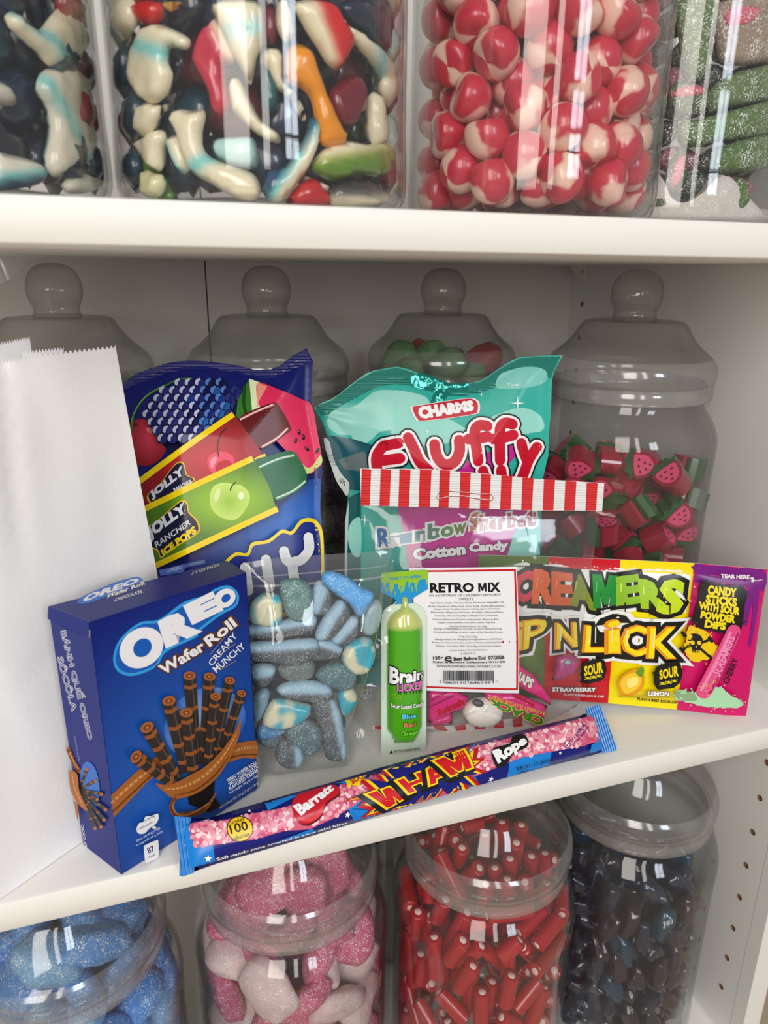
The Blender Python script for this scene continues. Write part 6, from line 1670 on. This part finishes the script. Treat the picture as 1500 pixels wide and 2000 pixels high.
    for R2, du, nc in ((.0605, .019, 13), (.0485, .022, 9), (.034, .024, 5)):
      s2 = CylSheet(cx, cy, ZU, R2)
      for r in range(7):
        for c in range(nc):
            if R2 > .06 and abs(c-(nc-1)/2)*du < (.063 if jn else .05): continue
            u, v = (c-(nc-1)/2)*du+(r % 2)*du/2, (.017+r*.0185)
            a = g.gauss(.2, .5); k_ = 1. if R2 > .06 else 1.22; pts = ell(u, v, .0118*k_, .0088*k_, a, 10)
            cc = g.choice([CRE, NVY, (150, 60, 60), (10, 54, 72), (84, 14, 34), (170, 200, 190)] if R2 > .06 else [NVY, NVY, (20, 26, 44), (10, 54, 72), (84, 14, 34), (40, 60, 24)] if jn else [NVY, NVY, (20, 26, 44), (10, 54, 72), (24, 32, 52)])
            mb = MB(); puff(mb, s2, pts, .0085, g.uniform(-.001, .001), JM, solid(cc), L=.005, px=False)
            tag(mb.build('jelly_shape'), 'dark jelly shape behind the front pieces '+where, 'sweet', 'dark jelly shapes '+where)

# green sugared sticks with pink centres, and loose sugar
cx, cy = UP_J[3]; sh = CylSheet(cx, cy, ZU, .0645)
GS = sweet_mat('sugared_green_stick', rough=.6, sss=.2, sugar=.3, sscale=1500, bump=.5)
g = random.Random(50)
for lb, pts, c, lift in (
  ('broad upright green sugared stick at the left', [(1312, -6), (1405, -6), (1394, 80), (1384, 142), (1342, 155), (1332, 100)], (92, 116, 66), -.005),
  ('green sugared stick end-on with a pink face', [(1298, 172), (1328, 150), (1372, 156), (1394, 176), (1384, 214), (1342, 226), (1306, 204)], (70, 88, 50), -.008),
  ('long green sugared stick sloping across the middle', [(1328, 236), (1362, 230), (1440, 212), (1560, 190), (1560, 250), (1420, 272), (1332, 284)], (84, 114, 54), -.005),
  ('green sugared stick above the long sloping one', [(1392, 176), (1440, 140), (1560, 120), (1560, 182), (1430, 206), (1396, 216)], (92, 116, 66), -.007),
  ('lower green sugared stick sloping at the right', [(1400, 300), (1460, 270), (1560, 258), (1560, 316), (1450, 334), (1404, 330)], (76, 108, 46), -.0055),
  ('pale pink and green stick at the top right', [(1412, -6), (1560, -6), (1560, 100), (1440, 120), (1410, 80)], (150, 130, 112), -.0075),
  ('small green piece poking from the sugar at the left', [(1268, 388), (1298, 382), (1306, 402), (1274, 410)], (64, 84, 36), -.0018),
  ('small green piece poking from the sugar at the right', [(1440, 352), (1462, 350), (1466, 396), (1444, 412)], (70, 104, 36), -.0018),
  ('short green stick standing with its pink centre showing', [(1292, 372), (1306, 318), (1332, 284), (1350, 318), (1338, 356), (1314, 376)], (66, 84, 50), -.004)):
    mb = MB(); puff(mb, sh, cr(pts, True, 3), .01, lift-.0016, GS, solid(c), L=.0026, D=.004, rough=.001)
    o = tag(mb.build('sugared_stick'), lb+' in the rightmost upper-shelf jar', 'sweet', 'green sugared sticks in the upper jar')
    for key, q in (('end-on', [(1304, 182), (1330, 164), (1364, 160), (1386, 172), (1370, 184), (1326, 192)]), ('centre showing', [(1304, 364), (1314, 322), (1330, 298), (1342, 318), (1332, 350), (1316, 366)]), ('top right', [(1416, 20), (1450, 4), (1500, 10), (1480, 40), (1430, 50)])):
        if key in lb:
            mb = MB(); puff(mb, sh, cr(q, True, 3), .004, lift+.0026, GS, solid((206, 98, 118)), L=.0024); mb.build('pink_centre', o)
s2 = CylSheet(cx, cy, ZU, .046)
for r in range(9):
    for c in range(8):
        u, v = -.082+c*.024+(r % 2)*.012, .026+r*.0145; a = g.gauss(.15, .15)
        mb = MB(); puff(mb, s2, ell(u, v, .0135, .0078, a, 10), .0095, 0, GS, solid(g.choice([(60, 78, 42), (50, 62, 40), (150, 78, 92), (40, 44, 34)])), L=.004, px=False)
        tag(mb.build('sugared_stick'), 'sugared stick in the second layer of the rightmost upper-shelf jar', 'sweet', 'second layer of green sticks')
mb = MB(); na, nr = 96, 22; hp = sh.uv([(1430, 320), (1290, 330), (1330, 400), (1275, 240)])
V, F = [], []
for i in range(nr+1):
    for j in range(na):
        a = 2*math.pi*j/na; rr = .0646*i/nr; u = ((a-sh.a0+math.pi) % (2*math.pi)-math.pi)*sh.R
        z = .012+.016*math.exp(-((u-hp[0][0])/.02)**2)+.018*math.exp(-((u-hp[1][0])/.006)**2)+.008*noise.noise((math.cos(a)*3, math.sin(a)*3, i*.1))+.0012*noise.noise((a*30, i*1.3, 2))
        V.append((cx+rr*math.cos(a), cy+rr*math.sin(a), ZU+max(.006, z)))
for i in range(nr):
    for j in range(na): F.append((i*na+j, (i+1)*na+j, (i+1)*na+(j+1) % na, i*na+(j+1) % na))
n0 = len(V)
for rr, z in ((.0646, .021), (.0636, .0085), (.061, .0056), (0, .0056)):
    for j in range(na):
        a = 2*math.pi*j/na; V.append((cx+rr*math.cos(a), cy+rr*math.sin(a), ZU+min(z, V[nr*na+j][2]-ZU)))
prev = nr*na
for k in range(4):
    for j in range(na): F.append((prev+j, n0+k*na+j, n0+k*na+(j+1) % na, prev+(j+1) % na))
    prev = n0+k*na
mb.add(V, F, sweet_mat('loose_sugar_heap', rough=.7, sss=.1, sugar=.35, rgb=(206, 198, 190), sscale=2200, bump=.6))
tag(mb.build('sugar_heap'), 'drift of loose white sugar in the bottom of the rightmost upper-shelf jar', 'sugar', kind='stuff')

# edge of a clear plastic sleeve hanging at the upper left
mb = MB(); sv = Sheet((.13, .19, .2), (1, -.3), lean=.0); P = sv.uv([(-30, 600), (-30, 470), (20, 478), (64, 484), (58, 505), (36, 530), (0, 556)]); P[:, 1] = np.minimum(P[:, 1], (H-.001-.2)/sv.V[2])
V, T, B = cdt(P, .003); mb.add(sv.P(V, wrinkle(V, 60, .003, 2.)), T, film('cloudy_sleeve_film', f0=.1, haze=.22, tint=(.9, .9, .9), rough=.1), V)
tag(mb.build('plastic_sleeve'), 'edge of a cloudy clear plastic sleeve hanging at the upper left under the shelf', 'plastic sleeve')
